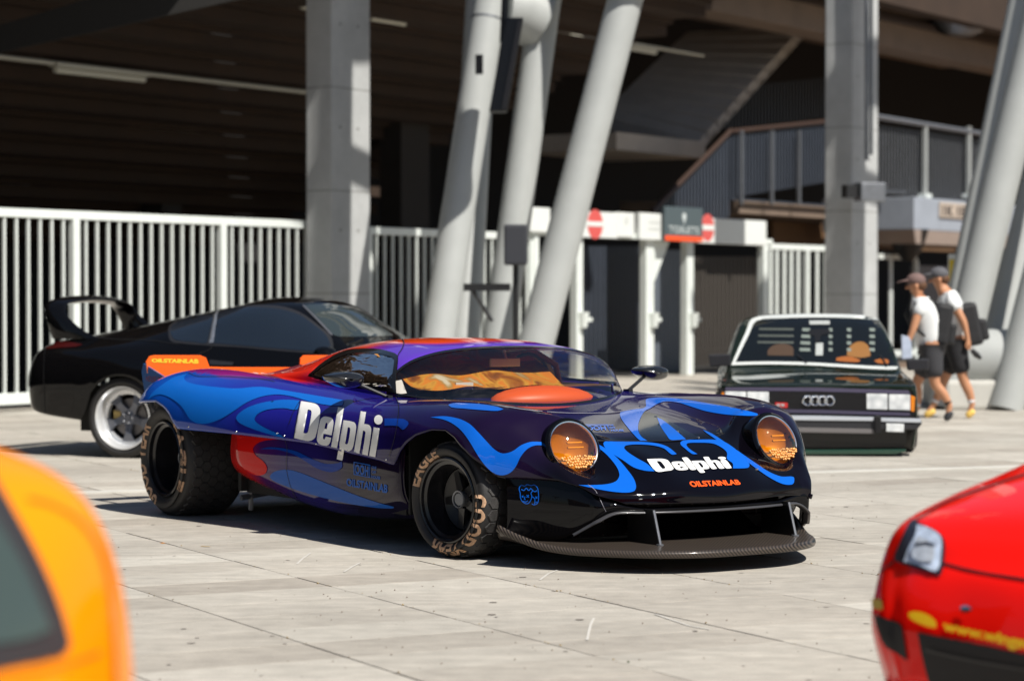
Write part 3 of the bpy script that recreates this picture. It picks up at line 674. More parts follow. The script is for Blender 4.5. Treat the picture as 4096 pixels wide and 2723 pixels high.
def tri2d(poly, step, hole=None):
    xs = [p[0] for p in poly]; ys = [p[1] for p in poly]; v = [Vector(p) for p in poly]; n = len(poly); e = [(i, (i+1) % n) for i in range(n)]
    if hole: h0 = len(v); v += [Vector(p) for p in hole]; e += [(h0+i, h0+(i+1) % len(hole)) for i in range(len(hole))]
    x = min(xs)+step/2
    while x < max(xs):
        y = min(ys)+step/2
        while y < max(ys):
            if inpoly(x, y, poly) and not (hole and inpoly(x, y, hole)): v.append(Vector((x, y)))
            y += step
        x += step
    V, E_, F_, *_ = geometry.delaunay_2d_cdt(v, e, [], 0, 1e-4)
    F2 = []
    for f in F_:
        c = sum((V[i] for i in f), Vector((0, 0)))/len(f)
        if inpoly(c.x, c.y, poly) and not (hole and inpoly(c.x, c.y, hole)): F2.append(tuple(f))
    return [tuple(p) for p in V], F2
class Proj:
    """lays flat print on a curved body: a photo point, seen from the camera, is dropped on the body it covers"""
    def __init__(s, M, bvh): s.Mi = M.inverted(); s.o = s.Mi @ CAM; s.R = s.Mi.to_3x3(); s.bvh = bvh
    def hit(s, px, py, off=.003):
        d = (s.R @ ray(px, py)).normalized(); loc, no, i, t = s.bvh.ray_cast(s.o, d)
        if loc is None: return None
        if no.dot(d) > 0: no = -no
        return loc+no*off, no
    def mesh(s, name, V, F, m, parent, off=.003, maxlen=.25, smooth=True, both=False, thick=0):
        H = [s.hit(p[0], p[1], off) for p in V]; fs = []
        for f in F:
            if any(H[i] is None for i in f): continue
            P = [H[i][0] for i in f]
            if max((P[a]-P[a-1]).length for a in range(len(P))) > maxlen: continue
            fs.append(f)
        used = sorted({i for f in fs for i in f}); mp = {k: i for i, k in enumerate(used)}
        vs = [tuple(H[i][0]) for i in used]; fs = [tuple(mp[i] for i in f) for f in fs]
        if both:
            me2 = bpy.data.meshes.new(name); me2.from_pydata([(x, -y, z) for x, y, z in vs], [], [f[::-1] for f in fs])
            if smooth:
                for p in me2.polygons: p.use_smooth = True
            link(name, me2, parent, m)
        me = bpy.data.meshes.new(name); me.from_pydata(vs, [], fs)
        if smooth:
            for p in me.polygons: p.use_smooth = True
        return link(name, me, parent, m)
    def poly(s, name, pts, m, parent, step=2.0, hole=None, smooth=5, **k):
        P = closed_smooth(pts, smooth) if smooth else pts; V, F = tri2d(P, step, hole); return s.mesh(name, V, F, m, parent, **k)
    def text(s, name, body, quad, m, parent, off=.05, space=1., shear=0, cut=.12, **k):
        """quad: bottom-left, bottom-right, top-right, top-left photo points of the text box"""
        me = tmesh(body, 1., off, shear=shear, space=space); bm = bmesh.new(); bm.from_mesh(me)
        bmesh.ops.triangulate(bm, faces=bm.faces)
        for _ in range(3):
            es = [e for e in bm.edges if e.calc_length() > cut]
            if not es: break
            bmesh.ops.subdivide_edges(bm, edges=es, cuts=1); bmesh.ops.triangulate(bm, faces=bm.faces)
        vs = [v.co.copy() for v in bm.verts]; fs = [tuple(v.index for v in f.verts) for f in bm.faces]; bm.free()
        x0, x1 = min(v.x for v in vs), max(v.x for v in vs); y0, y1 = 0, k.pop('cap', .73)
        bl, br, tr, tl = [Vector(q) for q in quad]; V = []
        for v in vs:
            a = (v.x-x0)/(x1-x0); b = (v.y-y0)/(y1-y0); p = bl*(1-a)*(1-b)+br*a*(1-b)+tr*a*b+tl*(1-a)*b; V.append((p.x, p.y))
        return s.mesh(name, V, fs, m, parent, smooth=False, **k)
def cvt(ox, oy, sc): return lambda pts: [(ox+sc*x, oy+sc*y) for x, y in pts]
pA = cvt(125, 312.5, .1594); pB = cvt(375, 312.5, .1594); pD = cvt(500, 375, .13777); pE = cvt(275, 325, .15897); pG = cvt(825, 425, .16311)
pS = cvt(0, 275, .13777); pF = cvt(687.5, 250, .14347); p2 = cvt(0, 0, 1/2.3037)

M_rubber = mat('tyre rubber', (.018, .017, .017), .62, noise=.25, nscale=22, bump=.15, bscale=120)
M_tread = mat('worn tread', (.035, .033, .032), .6, noise=.35, nscale=30, bump=.4, bscale=160)
M_rimblk = mat('black rim', (.008, .008, .010), .22, coat=.3)
M_chrome = mat('chrome', (.85, .86, .88), .08, metal=1.)
M_alu = mat('polished lip', (.86, .87, .88), .22, metal=.55, noise=.05, nscale=6)
M_brake = mat('brake disc', (.18, .17, .17), .4, metal=.8)
M_under = mat('underbody black', (.006, .006, .006), .8)
M_tyretxt = mat('worn tan lettering', (.50, .31, .19), .7, noise=.6, nscale=45)
M_rubberseal = mat('black seal', (.01, .01, .011), .35)

def sidewall_text(tyre, prof_r, body, r0, r1, a0, a1, parent, m, side=-1, name='sidewall_lettering'):
    """letters bent round the tyre, reading clockwise when seen from outside; a0..a1 in degrees clockwise from the top"""
    me = tmesh(body, 1., .035, space=1.05); bm = bmesh.new(); bm.from_mesh(me); bmesh.ops.triangulate(bm, faces=bm.faces)
    for _ in range(2):
        es = [e for e in bm.edges if e.calc_length() > .2]
        bmesh.ops.subdivide_edges(bm, edges=es, cuts=1); bmesh.ops.triangulate(bm, faces=bm.faces)
    xs = [v.co.x for v in bm.verts]; x0, x1 = min(xs), max(xs); bv = bvh_of([tyre])
    for v in bm.verts:
        a = R(a0+(a1-a0)*(v.co.x-x0)/(x1-x0)); r_ = r0+(r1-r0)*(v.co.y/.73)
        x, z = r_*math.sin(a), r_*math.cos(a)          # seen from -y, clockwise is towards +x from the top
        h = bv.ray_cast(Vector((x, side*1.0, z)), Vector((0, -side, 0)))
        y = (h[0].y if h[0] else side*.2)+side*.003
        v.co = (x, y, z)
    bm.to_mesh(me); bm.free(); me.materials.clear(); me.materials.append(m); return link(name, me, parent)

def tyre_profile(Ro, Ri, w, bulge=.012, sh=.035):
    """outer side at y=-w/2"""
    h = w/2; pts = []
    pts += [(Ri, -h*.80), (Ri+.012, -h*.90), (Ri+(Ro-Ri)*.35, -h-bulge*.8), (Ri+(Ro-Ri)*.62, -h-bulge), (Ro-sh*1.1, -h+.004), (Ro-sh*.45, -h+sh*.35), (Ro-sh*.1, -h+sh*.95)]
    pts = cr(np.array(pts), 4).tolist(); pts += [(Ro, -h*.5), (Ro+.001, 0)]
    return pts+[(r_, -y) for r_, y in pts[::-1][1:]]

GLY = {
 'D': ([(0, 0), (.60, 0), (.84, .04), (1, .17), (1, .83), (.84, .96), (.60, 1), (0, 1)], [(.40, .19), (.54, .19), (.61, .26), (.61, .74), (.54, .81), (.40, .81)]),
 'e': ([(1, .22), (.96, .07), (.76, 0), (.24, 0), (.05, .07), (0, .2), (0, .5), (.05, .64), (.24, .71), (.76, .71), (.95, .64), (1, .5), (1, .28), (.42, .28), (.42, .20), (.46, .145), (.55, .145), (.60, .2), (.60, .22)], [(.42, .41), (.42, .51), (.46, .56), (.55, .56), (.59, .51), (.59, .41)]),
 'l': ([(0, 0), (1, 0), (1, 1), (0, 1)], None),
 'p': ([(0, -.27), (.40, -.27), (.40, 0), (.76, 0), (.95, .07), (1, .2), (1, .5), (.95, .64), (.76, .71), (0, .71)], [(.40, .15), (.54, .15), (.60, .2), (.60, .5), (.54, .56), (.40, .56)]),
 'h': ([(0, 0), (.40, 0), (.40, .55), (.54, .55), (.60, .5), (.60, 0), (1, 0), (1, .5), (.95, .64), (.76, .71), (.40, .71), (.40, 1), (0, 1)], None),
 'i': ([(0, 0), (1, 0), (1, .68), (0, .68)], None),
 '.': ([(.5, .76), (.85, .79), (1, .87), (.85, .95), (.5, .98), (.15, .95), (0, .87), (.15, .79)], None)}
def delphi(P, name, quad, m, parent, off=.0035):
    bl, br, tr, tl = [Vector(q) for q in quad]
    for ch, x0, x1 in (('D', 0, .245), ('e', .262, .425), ('l', .442, .512), ('p', .530, .695), ('h', .712, .875), ('i', .893, .965), ('.', .885, .985)):
        o, h = GLY[ch]
        def mp(pt):
            a = x0+(x1-x0)*pt[0]; b = pt[1]; q_ = bl*(1-a)*(1-b)+br*a*(1-b)+tr*a*b+tl*(1-a)*b; return (q_.x, q_.y)
        oo = [mp(p) for p in o]; hh = [mp(p) for p in h] if h else None
        V, F = tri2d(closed_smooth(oo, 4), 2.0, closed_smooth(hh, 4) if hh else None); P.mesh(name, V, F, m, parent, off=off)

# ================================================================== the race car
CA = math.radians(3); _u = Vector((.596, -.804, 0)).normalized(); _v = Vector((-_u.y, _u.x, 0))
cu_ = _u*math.cos(CA)-_v*math.sin(CA); cv_ = _v*math.cos(CA)+_u*math.sin(CA)
CO = Vector((-.370, 12.97, 0))+cv_*1.12
HM = Matrix(((cu_.x, cv_.x, 0, CO.x), (cu_.y, cv_.y, 0, CO.y), (0, 0, 1, 0), (0, 0, 0, 1)))
race = root('race_car', 'low wide race car in blue, purple and orange flames, sharp in the centre', 'race car', HM)

def lipz(x):
    pts = [(-4.2, .68), (-3.75, .70), (-3.4, .722), (-3.16, .735), (-3.02, .70), (-2.93, .65), (-2.87, .582), (-2.84, .572), (-2.13, .565), (-1.4, .55), (-.60, .495), (-.43, .475),
           (-.40, .50), (-.36, .55), (-.30, .60), (-.20, .652), (-.07, .688), (.05, .690), (.15, .655), (.25, .59), (.32, .52), (.365, .455), (.40, .448), (.62, .44), (.72, .418), (.80, .375), (.86, .335), (.89, .31), (.94, .2), (3, .2)]
    for a, b in zip(pts[:-1], pts[1:]):
        if a[0] <= x <= b[0]: return a[1]+(b[1]-a[1])*(x-a[0])/(b[0]-a[0])
    return pts[-1][1] if x > 0 else pts[0][1]
# columns: side low, side mid, side high, shoulder, crest, inner, mid, centre
def row(x, *yz): return [(x, y, z) for y, z in yz]
net = [
 row(-3.63, (1.16, .50), (1.20, .60), (1.18, .68), (1.10, .735), (.93, .765), (.68, .76), (.35, .76), (0, .76)),
 row(-3.57, (1.22, .50), (1.27, .61), (1.25, .71), (1.16, .79), (.96, .835), (.70, .82), (.35, .81), (0, .81)),
 row(-3.42, (1.27, .48), (1.315, .62), (1.29, .76), (1.19, .86), (.97, .905), (.72, .88), (.35, .85), (0, .85)),
 row(-3.2, (1.29, .45), (1.335, .62), (1.31, .78), (1.20, .885), (.98, .938), (.74, .90), (.35, .87), (0, .87)),
 row(-2.8, (1.28, .45), (1.32, .61), (1.29, .77), (1.19, .875), (.98, .935), (.76, .91), (.4, .88), (0, .88)),
 row(-2.3, (1.23, .44), (1.255, .59), (1.225, .735), (1.14, .835), (.97, .895), (.80, .89), (.42, .88), (0, .88)),
 row(-1.8, (1.19, .42), (1.20, .56), (1.175, .69), (1.10, .79), (.97, .85), (.82, .865), (.42, .86), (0, .86)),
 row(-1.3, (1.17, .42), (1.175, .55), (1.15, .67), (1.085, .76), (.97, .815), (.82, .835), (.42, .83), (0, .83)),
 row(-.9, (1.165, .42), (1.175, .55), (1.15, .68), (1.09, .765), (.97, .808), (.78, .82), (.42, .80), (0, .79)),
 row(-.5, (1.17, .42), (1.18, .56), (1.16, .69), (1.08, .78), (.92, .825), (.70, .822), (.42, .785), (0, .772)),
 row(-.2, (1.165, .42), (1.18, .56), (1.16, .695), (1.07, .785), (.88, .832), (.66, .808), (.42, .755), (0, .745)),
 row(.05, (1.15, .41), (1.165, .56), (1.14, .69), (1.05, .78), (.86, .828), (.63, .79), (.42, .725), (0, .712)),
 row(.25, (1.13, .40), (1.145, .55), (1.11, .68), (1.02, .765), (.83, .813), (.61, .775), (.42, .695), (0, .68)),
 [(.40, 1.05, .39), (.40, 1.06, .54), (.395, 1.03, .665), (.385, .95, .745), (.365, .80, .79), (.355, .60, .757), (.40, .42, .665), (.44, 0, .640)],
 [(.53, .965, .38), (.53, .97, .51), (.515, .945, .615), (.475, .87, .70), (.435, .735, .757), (.435, .545, .728), (.50, .37, .638), (.56, 0, .596)],
 [(.63, .88, .37), (.62, .89, .475), (.60, .87, .555), (.565, .81, .615), (.53, .69, .62), (.53, .52, .622), (.61, .33, .592), (.68, 0, .544)],
 [(.72, .82, .36), (.71, .83, .44), (.69, .81, .49), (.66, .76, .51), (.635, .66, .50), (.65, .50, .53), (.74, .29, .53), (.80, 0, .49)],
 [(.80, .76, .345), (.79, .78, .395), (.775, .76, .425), (.765, .71, .445), (.77, .60, .445), (.79, .45, .455), (.865, .25, .46), (.91, 0, .425)],
 [(.845, .72, .315), (.85, .73, .345), (.85, .715, .365), (.855, .665, .377), (.875, .57, .383), (.91, .42, .385), (.96, .24, .385), (.985, 0, .372)],
 [(.84, .715, .285), (.845, .725, .30), (.85, .71, .305), (.86, .66, .315), (.89, .57, .325), (.93, .42, .325), (.97, .24, .32), (.995, 0, .317)],
]
def nosefix(P):
    P = np.array(P, float); k = np.clip((P[..., 0]-.2)/.35, 0, 1); k = k*k*(3-2*k)
    k2 = np.clip((P[..., 0]-.25)/.3, 0, 1)*np.clip((.98-P[..., 0])/.15, 0, 1)
    P[..., 0] += .075*P[..., 1]*k2; P[..., 1] *= 1-.06*k*np.clip((np.abs(P[..., 1])-.5)/.3, 0, 1); return P
G = surface(nosefix(mirror_net(net)), 9, 8)
G = trim(G, lipz)
BL1, BL2 = (.012, .10, .42), (.03, .012, .20)
def paint_upper(x, y, z):
    c = lerp3((.004, .070, .40), (.014, .016, .26), sstep(-3.2, -2.0, x))
    c = lerp3(c, (.016, .012, .17), sstep(-1.9, -1.0, x)); c = lerp3(c, (.009, .005, .050), sstep(-1.0, -.3, x)); c = lerp3(c, (.008, .0035, .020), sstep(-.2, .25, x))
    c = lerp3(c, (.002, .0015, .003), sstep(.38, .46, x+.0*abs(y))) if abs(y) < .62 else lerp3(c, (.003, .002, .005), sstep(.45, .62, x))
    t = sstep(.885, .925, z-.02*max(0, x+2.3))*(1-sstep(-2.5, -2.0, x)) if abs(y) < 1.1 else 0
    c = lerp3(c, (.22, .01, .16), min(1, 1.3*t)); t2 = t*sstep(1.0, .78, abs(y)); c = lerp3(c, (.75, .03, .02), t2)
    if x < -1.0 and abs(y) < .86: c = lerp3(c, (.60, .02, .015), 1-sstep(-2.2, -1.9, x))
    return c
M_car = mat('race car paint', attr='paint', rough=.6, coat=1., coat_rough=.02, spec=0.)
LA = [(Vector((.575+sg*.052, sg*.648, .600)), (Matrix.Rotation(R(4)*sg, 3, 'Z') @ Matrix.Rotation(math.pi/2, 3, 'Z') @ Matrix.Rotation(-R(24), 3, 'X')) @ Vector((0, -1, 0))) for sg in (-1, 1)]
def offlamp(c, i, j):
    v_ = Vector(c)
    if v_.x < .3: return True
    for lc, ax in LA:
        d = v_-lc
        if (d-ax*d.dot(ax)).length < .128 and d.length < .3: return False
    return True
body = gridmesh('body', G, M_car, race, mask=offlamp, colf=paint_upper, solid=.012)
# ---- canopy
K = [  # columns k0 (belt) .. k6 (centre); rows front -> rear
 [(-1.0, .80, .822), (-.88, .70, .816), (-.76, .56, .80), (-.67, .42, .787), (-.60, .28, .775), (-.555, .14, .766), (-.54, 0, .762)],
 [(-1.03, .803, .85), (-.93, .715, .86), (-.82, .59, .862), (-.74, .45, .86), (-.68, .30, .857), (-.645, .15, .853), (-.635, 0, .85)],
 [(-1.06, .806, .875), (-.98, .735, .905), (-.90, .625, .93), (-.84, .485, .945), (-.80, .33, .953), (-.775, .165, .957), (-.765, 0, .958)],
 [(-1.085, .808, .895), (-1.03, .75, .945), (-.98, .655, .99), (-.95, .51, 1.022), (-.93, .35, 1.040), (-.92, .175, 1.048), (-.915, 0, 1.05)],
 [(-1.115, .81, .91), (-1.09, .757, .975), (-1.075, .665, 1.033), (-1.065, .52, 1.075), (-1.06, .36, 1.097), (-1.055, .18, 1.107), (-1.055, 0, 1.11)],
 [(-1.22, .812, .915), (-1.22, .762, .985), (-1.22, .672, 1.048), (-1.22, .53, 1.093), (-1.22, .37, 1.118), (-1.22, .185, 1.13), (-1.22, 0, 1.134)],
 [(-1.5, .81, .915), (-1.5, .762, .99), (-1.5, .675, 1.06), (-1.5, .535, 1.108), (-1.5, .375, 1.134), (-1.5, .19, 1.147), (-1.5, 0, 1.15)],
 [(-1.85, .79, .915), (-1.85, .745, .985), (-1.85, .655, 1.055), (-1.85, .52, 1.10), (-1.85, .365, 1.13), (-1.85, .185, 1.146), (-1.85, 0, 1.15)],
 [(-2.2, .75, .915), (-2.2, .70, .970), (-2.2, .605, 1.03), (-2.2, .475, 1.075), (-2.2, .33, 1.105), (-2.2, .17, 1.125), (-2.2, 0, 1.13)],
 [(-2.5, .72, .905), (-2.5, .655, .94), (-2.5, .55, .99), (-2.5, .425, 1.03), (-2.5, .30, 1.065), (-2.5, .155, 1.09), (-2.5, 0, 1.098)],
 [(-2.9, .70, .885), (-2.9, .61, .905), (-2.9, .49, .935), (-2.9, .37, .97), (-2.9, .26, 1.0), (-2.9, .13, 1.025), (-2.9, 0, 1.035)],
 [(-3.35, .68, .87), (-3.35, .58, .88), (-3.35, .45, .89), (-3.35, .33, .91), (-3.35, .22, .93), (-3.35, .11, .945), (-3.35, 0, .95)],
 [(-3.8, .62, .80), (-3.8, .52, .805), (-3.8, .40, .81), (-3.8, .29, .82), (-3.8, .2, .825), (-3.8, .1, .83), (-3.8, 0, .83)]]
skirt = [[(r[0][0]-.0, r[0][1]+.012, r[0][2]-.13)]+r for r in K]
KG = surface(mirror_net(skirt), 8, 8)
nrw = 8*4  # windshield ends at row 4
def paint_can(x, y, z):
    org = (.85, .075, .012); red = (.75, .03, .015); pur = (.10, .035, .42); ppl = (.05, .022, .30)
    c = lerp3(ppl, pur, sstep(.93, 1.03, z))
    tt = 1-sstep(-1.95, -1.45, x+.35*max(0, 1.08-z)-.0)
    c = lerp3(c, (.42, .02, .12), min(1, tt*1.4)); c = lerp3(c, lerp3(red, org, sstep(1.05, 1.12, z)), sstep(.35, 1, tt)*sstep(.86, .96, z+.25*max(0, -x-2.2)))
    if z > 1.115: c = lerp3(c, org, sstep(1.115, 1.13, z)*(1-sstep(-1.32, -1.12, x+.3*abs(y)*0)))
    if z < .87: c = lerp3(c, (.03, .014, .2), 1-sstep(.84, .87, z))
    return c
class Quick: pass
full = gridmesh('canopy_tmp', KG, M_car, race)   # used only to drop the prints on, then removed
pj = Proj(HM, bvh_of([full]))
# side window outline in the photo, dropped on the canopy
sw = pE([(205, 318), (240, 285), (300, 235), (370, 190), (450, 158), (540, 148), (640, 150), (715, 165), (770, 190), (772, 250), (762, 330), (760, 425), (690, 415), (600, 405), (480, 390), (380, 370), (290, 345)])
sws = closed_smooth(sw, 5); cx = sum(p[0] for p in sws)/len(sws); cy = sum(p[1] for p in sws)/len(sws)
sh_in = [(cx+(x-cx)*.90, cy+(y-cy)*.78) for x, y in sws]
def in_local(c, poly_l): return inpoly(c[0], c[2], poly_l)
swl = []
for p in sws:
    h = pj.hit(*p, off=0); swl.append((h[0].x, h[0].z) if h else None)
swl = [p for p in swl if p]
cxl = sum(p[0] for p in swl)/len(swl); czl = sum(p[1] for p in swl)/len(swl)
swin = [(cxl+(x-cxl)*.97, czl+(z-czl)*.94) for x, z in swl]
canopy = gridmesh('canopy', KG, M_car, race, mask=lambda c, i, j: i >= nrw and not (inpoly(c[0], c[2], swin) and abs(c[1]) > .35), colf=paint_can, solid=.01)
M_glass = glass_mat('race glass', (.84, .83, .78), .0, 1.5, .05)
wsG = KG[:nrw+1, 8:-8]
_t = M_glass.node_tree; _b = _t.nodes.new('ShaderNodeBump'); _n = _t.nodes.new('ShaderNodeTexNoise'); _n.inputs['Scale'].default_value = 3.5; _n.inputs['Distortion'].default_value = 1.; _b.inputs['Strength'].default_value = .35; _b.inputs['Distance'].default_value = .05; _t.links.new(_n.outputs['Fac'], _b.inputs['Height']); _t.links.new(_b.outputs[0], [n for n in _t.nodes if n.type == 'BSDF_GLOSSY'][0].inputs['Normal'])
ws = gridmesh('windshield', wsG, M_glass, race)
M_frit = mat('black glass border', (.008, .008, .009), .12, coat=.6)
# windshield border: outer rim of the same surface, a touch proud
def shift(G_, d):
    n = np.zeros_like(G_); a = np.gradient(G_, axis=0); b = np.gradient(G_, axis=1); n = np.cross(a, b); n /= np.linalg.norm(n, axis=2, keepdims=True)+1e-9
    c = G_-np.array([-1.2, 0, .6]); sgn = np.sign((n*c).sum(2, keepdims=True)); sgn[sgn == 0] = 1; return G_+n*sgn*d
wsO = shift(wsG, .0025); nrr, ncc = wsO.shape[:2]
gridmesh('windshield_border', wsO, M_frit, race, mask=lambda c, i, j: i < 2 or i >= nrr-3 or j < 3 or j >= ncc-4)
V, F = tri2d(sws, 2.5); pj.mesh('side_window', V, F, M_glass, race, off=.001, maxlen=.5, both=True)
V, F = tri2d(sws, 2.0, hole=sh_in); pj.mesh('side_window_border', V, F, M_frit, race, off=.004, maxlen=.5, both=True)
# seam between door and roof shell, white tape patch at the pillar foot
M_seam = mat('panel gap', (.004, .004, .005), .6)
def seam(name, pts, w, m=M_seam, P=None, step=3, off=.0045, parent=race, **k):
    P = P or pj; a = np.array(pts, float); a = cr(a, 6); t = np.gradient(a, axis=0); n = np.stack([-t[:, 1], t[:, 0]], 1); n /= np.linalg.norm(n, axis=1, keepdims=True)+1e-9
    V = np.concatenate([a+n*w/2, a-n*w/2]); m_ = len(a); F = [(i, i+1, m_+i+1, m_+i) for i in range(m_-1)]
    return P.mesh(name, [tuple(v) for v in V], F, m, parent, off=off, **k)
seam('roof_seam', pE([(800, 88), (812, 112), (800, 150), (778, 185), (766, 240), (763, 330), (766, 400)]), .9)
pj.poly('tape_patch', pE([(764, 352), (800, 345), (832, 430), (796, 434), (768, 428)]), mat('off white tape', (.62, .58, .50), .6), race, smooth=0, off=.009)
M_org = mat('orange print', (.85, .085, .012), .25, coat=1.)
bpy.data.objects.remove(full)

# ---- lower side pods, floor, wells
pod = [[(-2.47, 1.12, .56), (-2.455, 1.145, .46), (-2.45, 1.13, .36), (-2.43, 1.06, .29), (-2.38, .9, .27)],
       [(-2.30, 1.15, .565), (-2.30, 1.175, .46), (-2.30, 1.155, .345), (-2.28, 1.07, .265), (-2.25, .9, .235)],
       [(-2.0, 1.155, .56), (-2.0, 1.18, .45), (-2.0, 1.155, .31), (-2.0, 1.06, .22), (-2.0, .9, .19)],
       [(-1.6, 1.145, .55), (-1.6, 1.16, .43), (-1.6, 1.13, .26), (-1.6, 1.05, .165), (-1.6, .88, .155)],
       [(-1.2, 1.13, .53), (-1.2, 1.14, .41), (-1.2, 1.11, .23), (-1.2, 1.03, .14), (-1.2, .86, .14)],
       [(-.8, 1.12, .52), (-.8, 1.13, .40), (-.8, 1.10, .24), (-.8, 1.02, .15), (-.8, .86, .14)],
       [(-.50, 1.11, .50), (-.50, 1.12, .39), (-.50, 1.09, .27), (-.50, .99, .18), (-.50, .86, .15)],
       [(-.455, 1.08, .50), (-.455, 1.09, .39), (-.455, 1.06, .27), (-.455, .97, .18), (-.455, .86, .15)]]
pod = np.array(pod); pod[:, 0, 2] += .06
def paint_pod(x, y, z):
    c = lerp3((.50, .012, .010), (.06, .010, .10), sstep(-2.26, -1.98, x)); c = lerp3(c, (.018, .012, .12), sstep(-2.0, -1.6, x)); return lerp3(c, (.010, .006, .022), sstep(-1.4, -.9, x))
PGf = surface(pod, 8, 6); near = PGf.copy(); near[:, :, 1] *= -1
pods = [gridmesh('side_pod', near, M_car, race, colf=paint_pod), gridmesh('side_pod', PGf, M_car, race, colf=paint_pod)]
q = MB(); q.box(-3.6, .55, -.70, .70, .14, .19); q.box(-2.42, -.5, -1.05, 1.05, .19, .52); q.box(-3.75, -2.42, -.8, .8, .19, .74); q.box(-.5, .34, -.76, .76, .19, .60); q.box(.34, .50, -.55, .55, .19, .34); q.build('underbody', M_under, race)
for sgn in (-1, 1):
    q = MB(); q.box(-2.44, -2.40, min(sgn*.8, sgn*1.10), max(sgn*.8, sgn*1.10), .2, .60); q.box(-.46, -.44, min(sgn*.7, sgn*1.06), max(sgn*.7, sgn*1.06), .2, .66); q.box(.335, .35, min(sgn*.5, sgn*.84), max(sgn*.5, sgn*.84), .17, .56)
    q.build('wheel_well', M_under, race, kind='stuff')
# suspension bits behind the rear wheel
q = MB(); q.tube([(-2.62, -.84, .16), (-2.62, -.9, .22)], .03, 8); q.tube([(-2.6, -.5, .2), (-2.6, -1.0, .14)], .018, 8); q.tube([(-2.6, -.93, .06), (-2.6, -.93, .2)], .016, 8); q.build('suspension_arm', M_galv, race, True)

# ---- wheels
def wheel(parent, loc, Ro, w, Ri, rimr, name='wheel', tread=True, steer=0, side=-1, texts=(), spokes=True):
    wm = Matrix.Translation(loc) @ Matrix.Rotation(steer, 4, 'Z')
    wh = bpy.data.objects.new(name, None); COL.objects.link(wh); wh.parent = parent; wh.location = loc; wh.rotation_euler = (0, 0, steer if side < 0 else steer+math.pi); wh.empty_display_size = .1
    q = MB(); q.lathe(tyre_profile(Ro, Ri, w, .010, .05), 72); ty = q.build('tyre', M_rubber, wh, True)
    q = MB(); h = w/2
    q.lathe([(Ri+.006, -h*.93), (Ri+.010, -h*.97), (Ri+.002, -h*1.0), (Ri-.008, -h*.97), (Ri-.012, -h*.85), (Ri-.03, -h*.80), (Ri-.035, -h*.45), (Ri-.05, -h*.2), (Ri-.055, h*.3), (Ri-.02, h*.85), (Ri+.005, h*.9)], 64)
    rim = q.build('rim', M_rimblk, wh, True)
    q = MB(); q.lathe([(Ri-.056, h*.32), (Ri-.056, -h*.06), (Ri-.075, -h*.02), (.08, .03), (.06, 0), (0.0005, -.0)], 40); q.build('disc_face', mat('rim face', (.006, .006, .007), .35), wh, True)
    if spokes:
        for k in range(5):
            a = 2*math.pi*k/5+.5; c, s_ = math.cos(a), math.sin(a); q = MB(Matrix.Rotation(a, 4, 'Y')); q.prism([(.045, -h*.15, -.028), (Ri-.06, -h*.05, -.02), (Ri-.06, -h*.05, .02), (.045, -h*.15, .028)], (0, .03, 0)); q.build('spoke', mat('spoke black', (.012, .012, .014), .3, coat=.3), wh, bevel=.004)
        q = MB(); q.lathe([(.001, -h*.35), (.032, -h*.35), (.040, -h*.30), (.042, 0)], 24); q.lathe([(.040, -h*.38), (.047, -h*.39), (.050, -h*.33), (.044, -h*.30)], 28); q.build('hub', M_galv, wh, True)
    if tread:
        q = MB(); rows = max(3, int((w-.07)/.058)); circ = 2*math.pi*Ro; n = int(circ/.067); hr = .036
        for r_ in range(rows):
            yb = -w/2+.045+(w-.09)*(r_+.5)/rows; hw = (w-.09)/rows*.66
            for k in range(n):
                a0 = 2*math.pi*(k+(.5 if r_ % 2 else 0))/n; vs = []
                for hgt, sh in ((-.004, 1), (.0045, .90)):
                    for (dx, dy) in ((0, 1), (.5, .5), (.5, -.5), (0, -1), (-.5, -.5), (-.5, .5)):
                        aa = a0+dx*sh*.93*2*math.pi/n; yy = yb+dy*hw*sh*.96; rr = Ro+hgt-max(0, abs(yy)-(w/2-.06))*.25
                        vs.append((rr*math.cos(aa), yy, rr*math.sin(aa)))
                q.add(vs, [tuple(range(6, 12))]+[(i, (i+1) % 6, 6+(i+1) % 6, 6+i) for i in range(6)])
        q.build('tread_blocks', M_tread, wh, kind='stuff')
    for (body_, r0, r1, a0, a1) in texts: sidewall_text(ty, None, body_, r0, r1, a0, a1, wh, M_tyretxt)
    return wh
rt = (('GOOD YEAR', .268, .335, 196, 318), ('EAGLE', .272, .325, 38, 128))
wheel(race, (-3.14, -1.07, .366), .366, .42, .235, .2, texts=rt)
ft_ = (('GOOD YEAR', .238, .300, 80, 206), ('EAGLE', .240, .290, 284, 345))
wheel(race, (0, -.98, .313), .313, .27, .222, .2, steer=R(8), texts=ft_)
wheel(race, (-3.14, 1.07, .366), .366, .42, .235, .2, side=1, spokes=False)
wheel(race, (0, .98, .313), .313, .27, .222, .2, steer=R(8), side=1, spokes=False)

# ---- front bumper below the nose, intake, splitter, fins
plan = [(.43, 1.01), (.54, .94), (.66, .855), (.74, .80), (.81, .735), (.842, .70), (.87, .60), (.905, .45), (.945, .28), (.965, .1)]
def zopen(y):   # lower edge of the painted bumper over the intake
    return .135 if y > .86 else .135+(.285-.135)*(1-sstep(.60, .86, y))**.8
bn = []
for (x, y) in plan:
    zt_ = lipz(min(x, .9))+.02
    zo = min(zopen(y), zt_-.02); ins = .014
    bn.append([(x-ins, y-ins*.6, zt_), (x+.006, y, zt_*.66+zo*.34), (x+.008, y, zt_*.33+zo*.67), (x-.004, y, zo), (x-.03, y-.02, zo-.004)])
bn = np.array(bn); full_b = np.concatenate([np.stack([bn[:, :, 0], -bn[:, :, 1], bn[:, :, 2]], -1), bn[::-1]], 0)
M_nblk = mat('black bumper paint', (.002, .002, .003), .4, coat=.8, spec=0.)
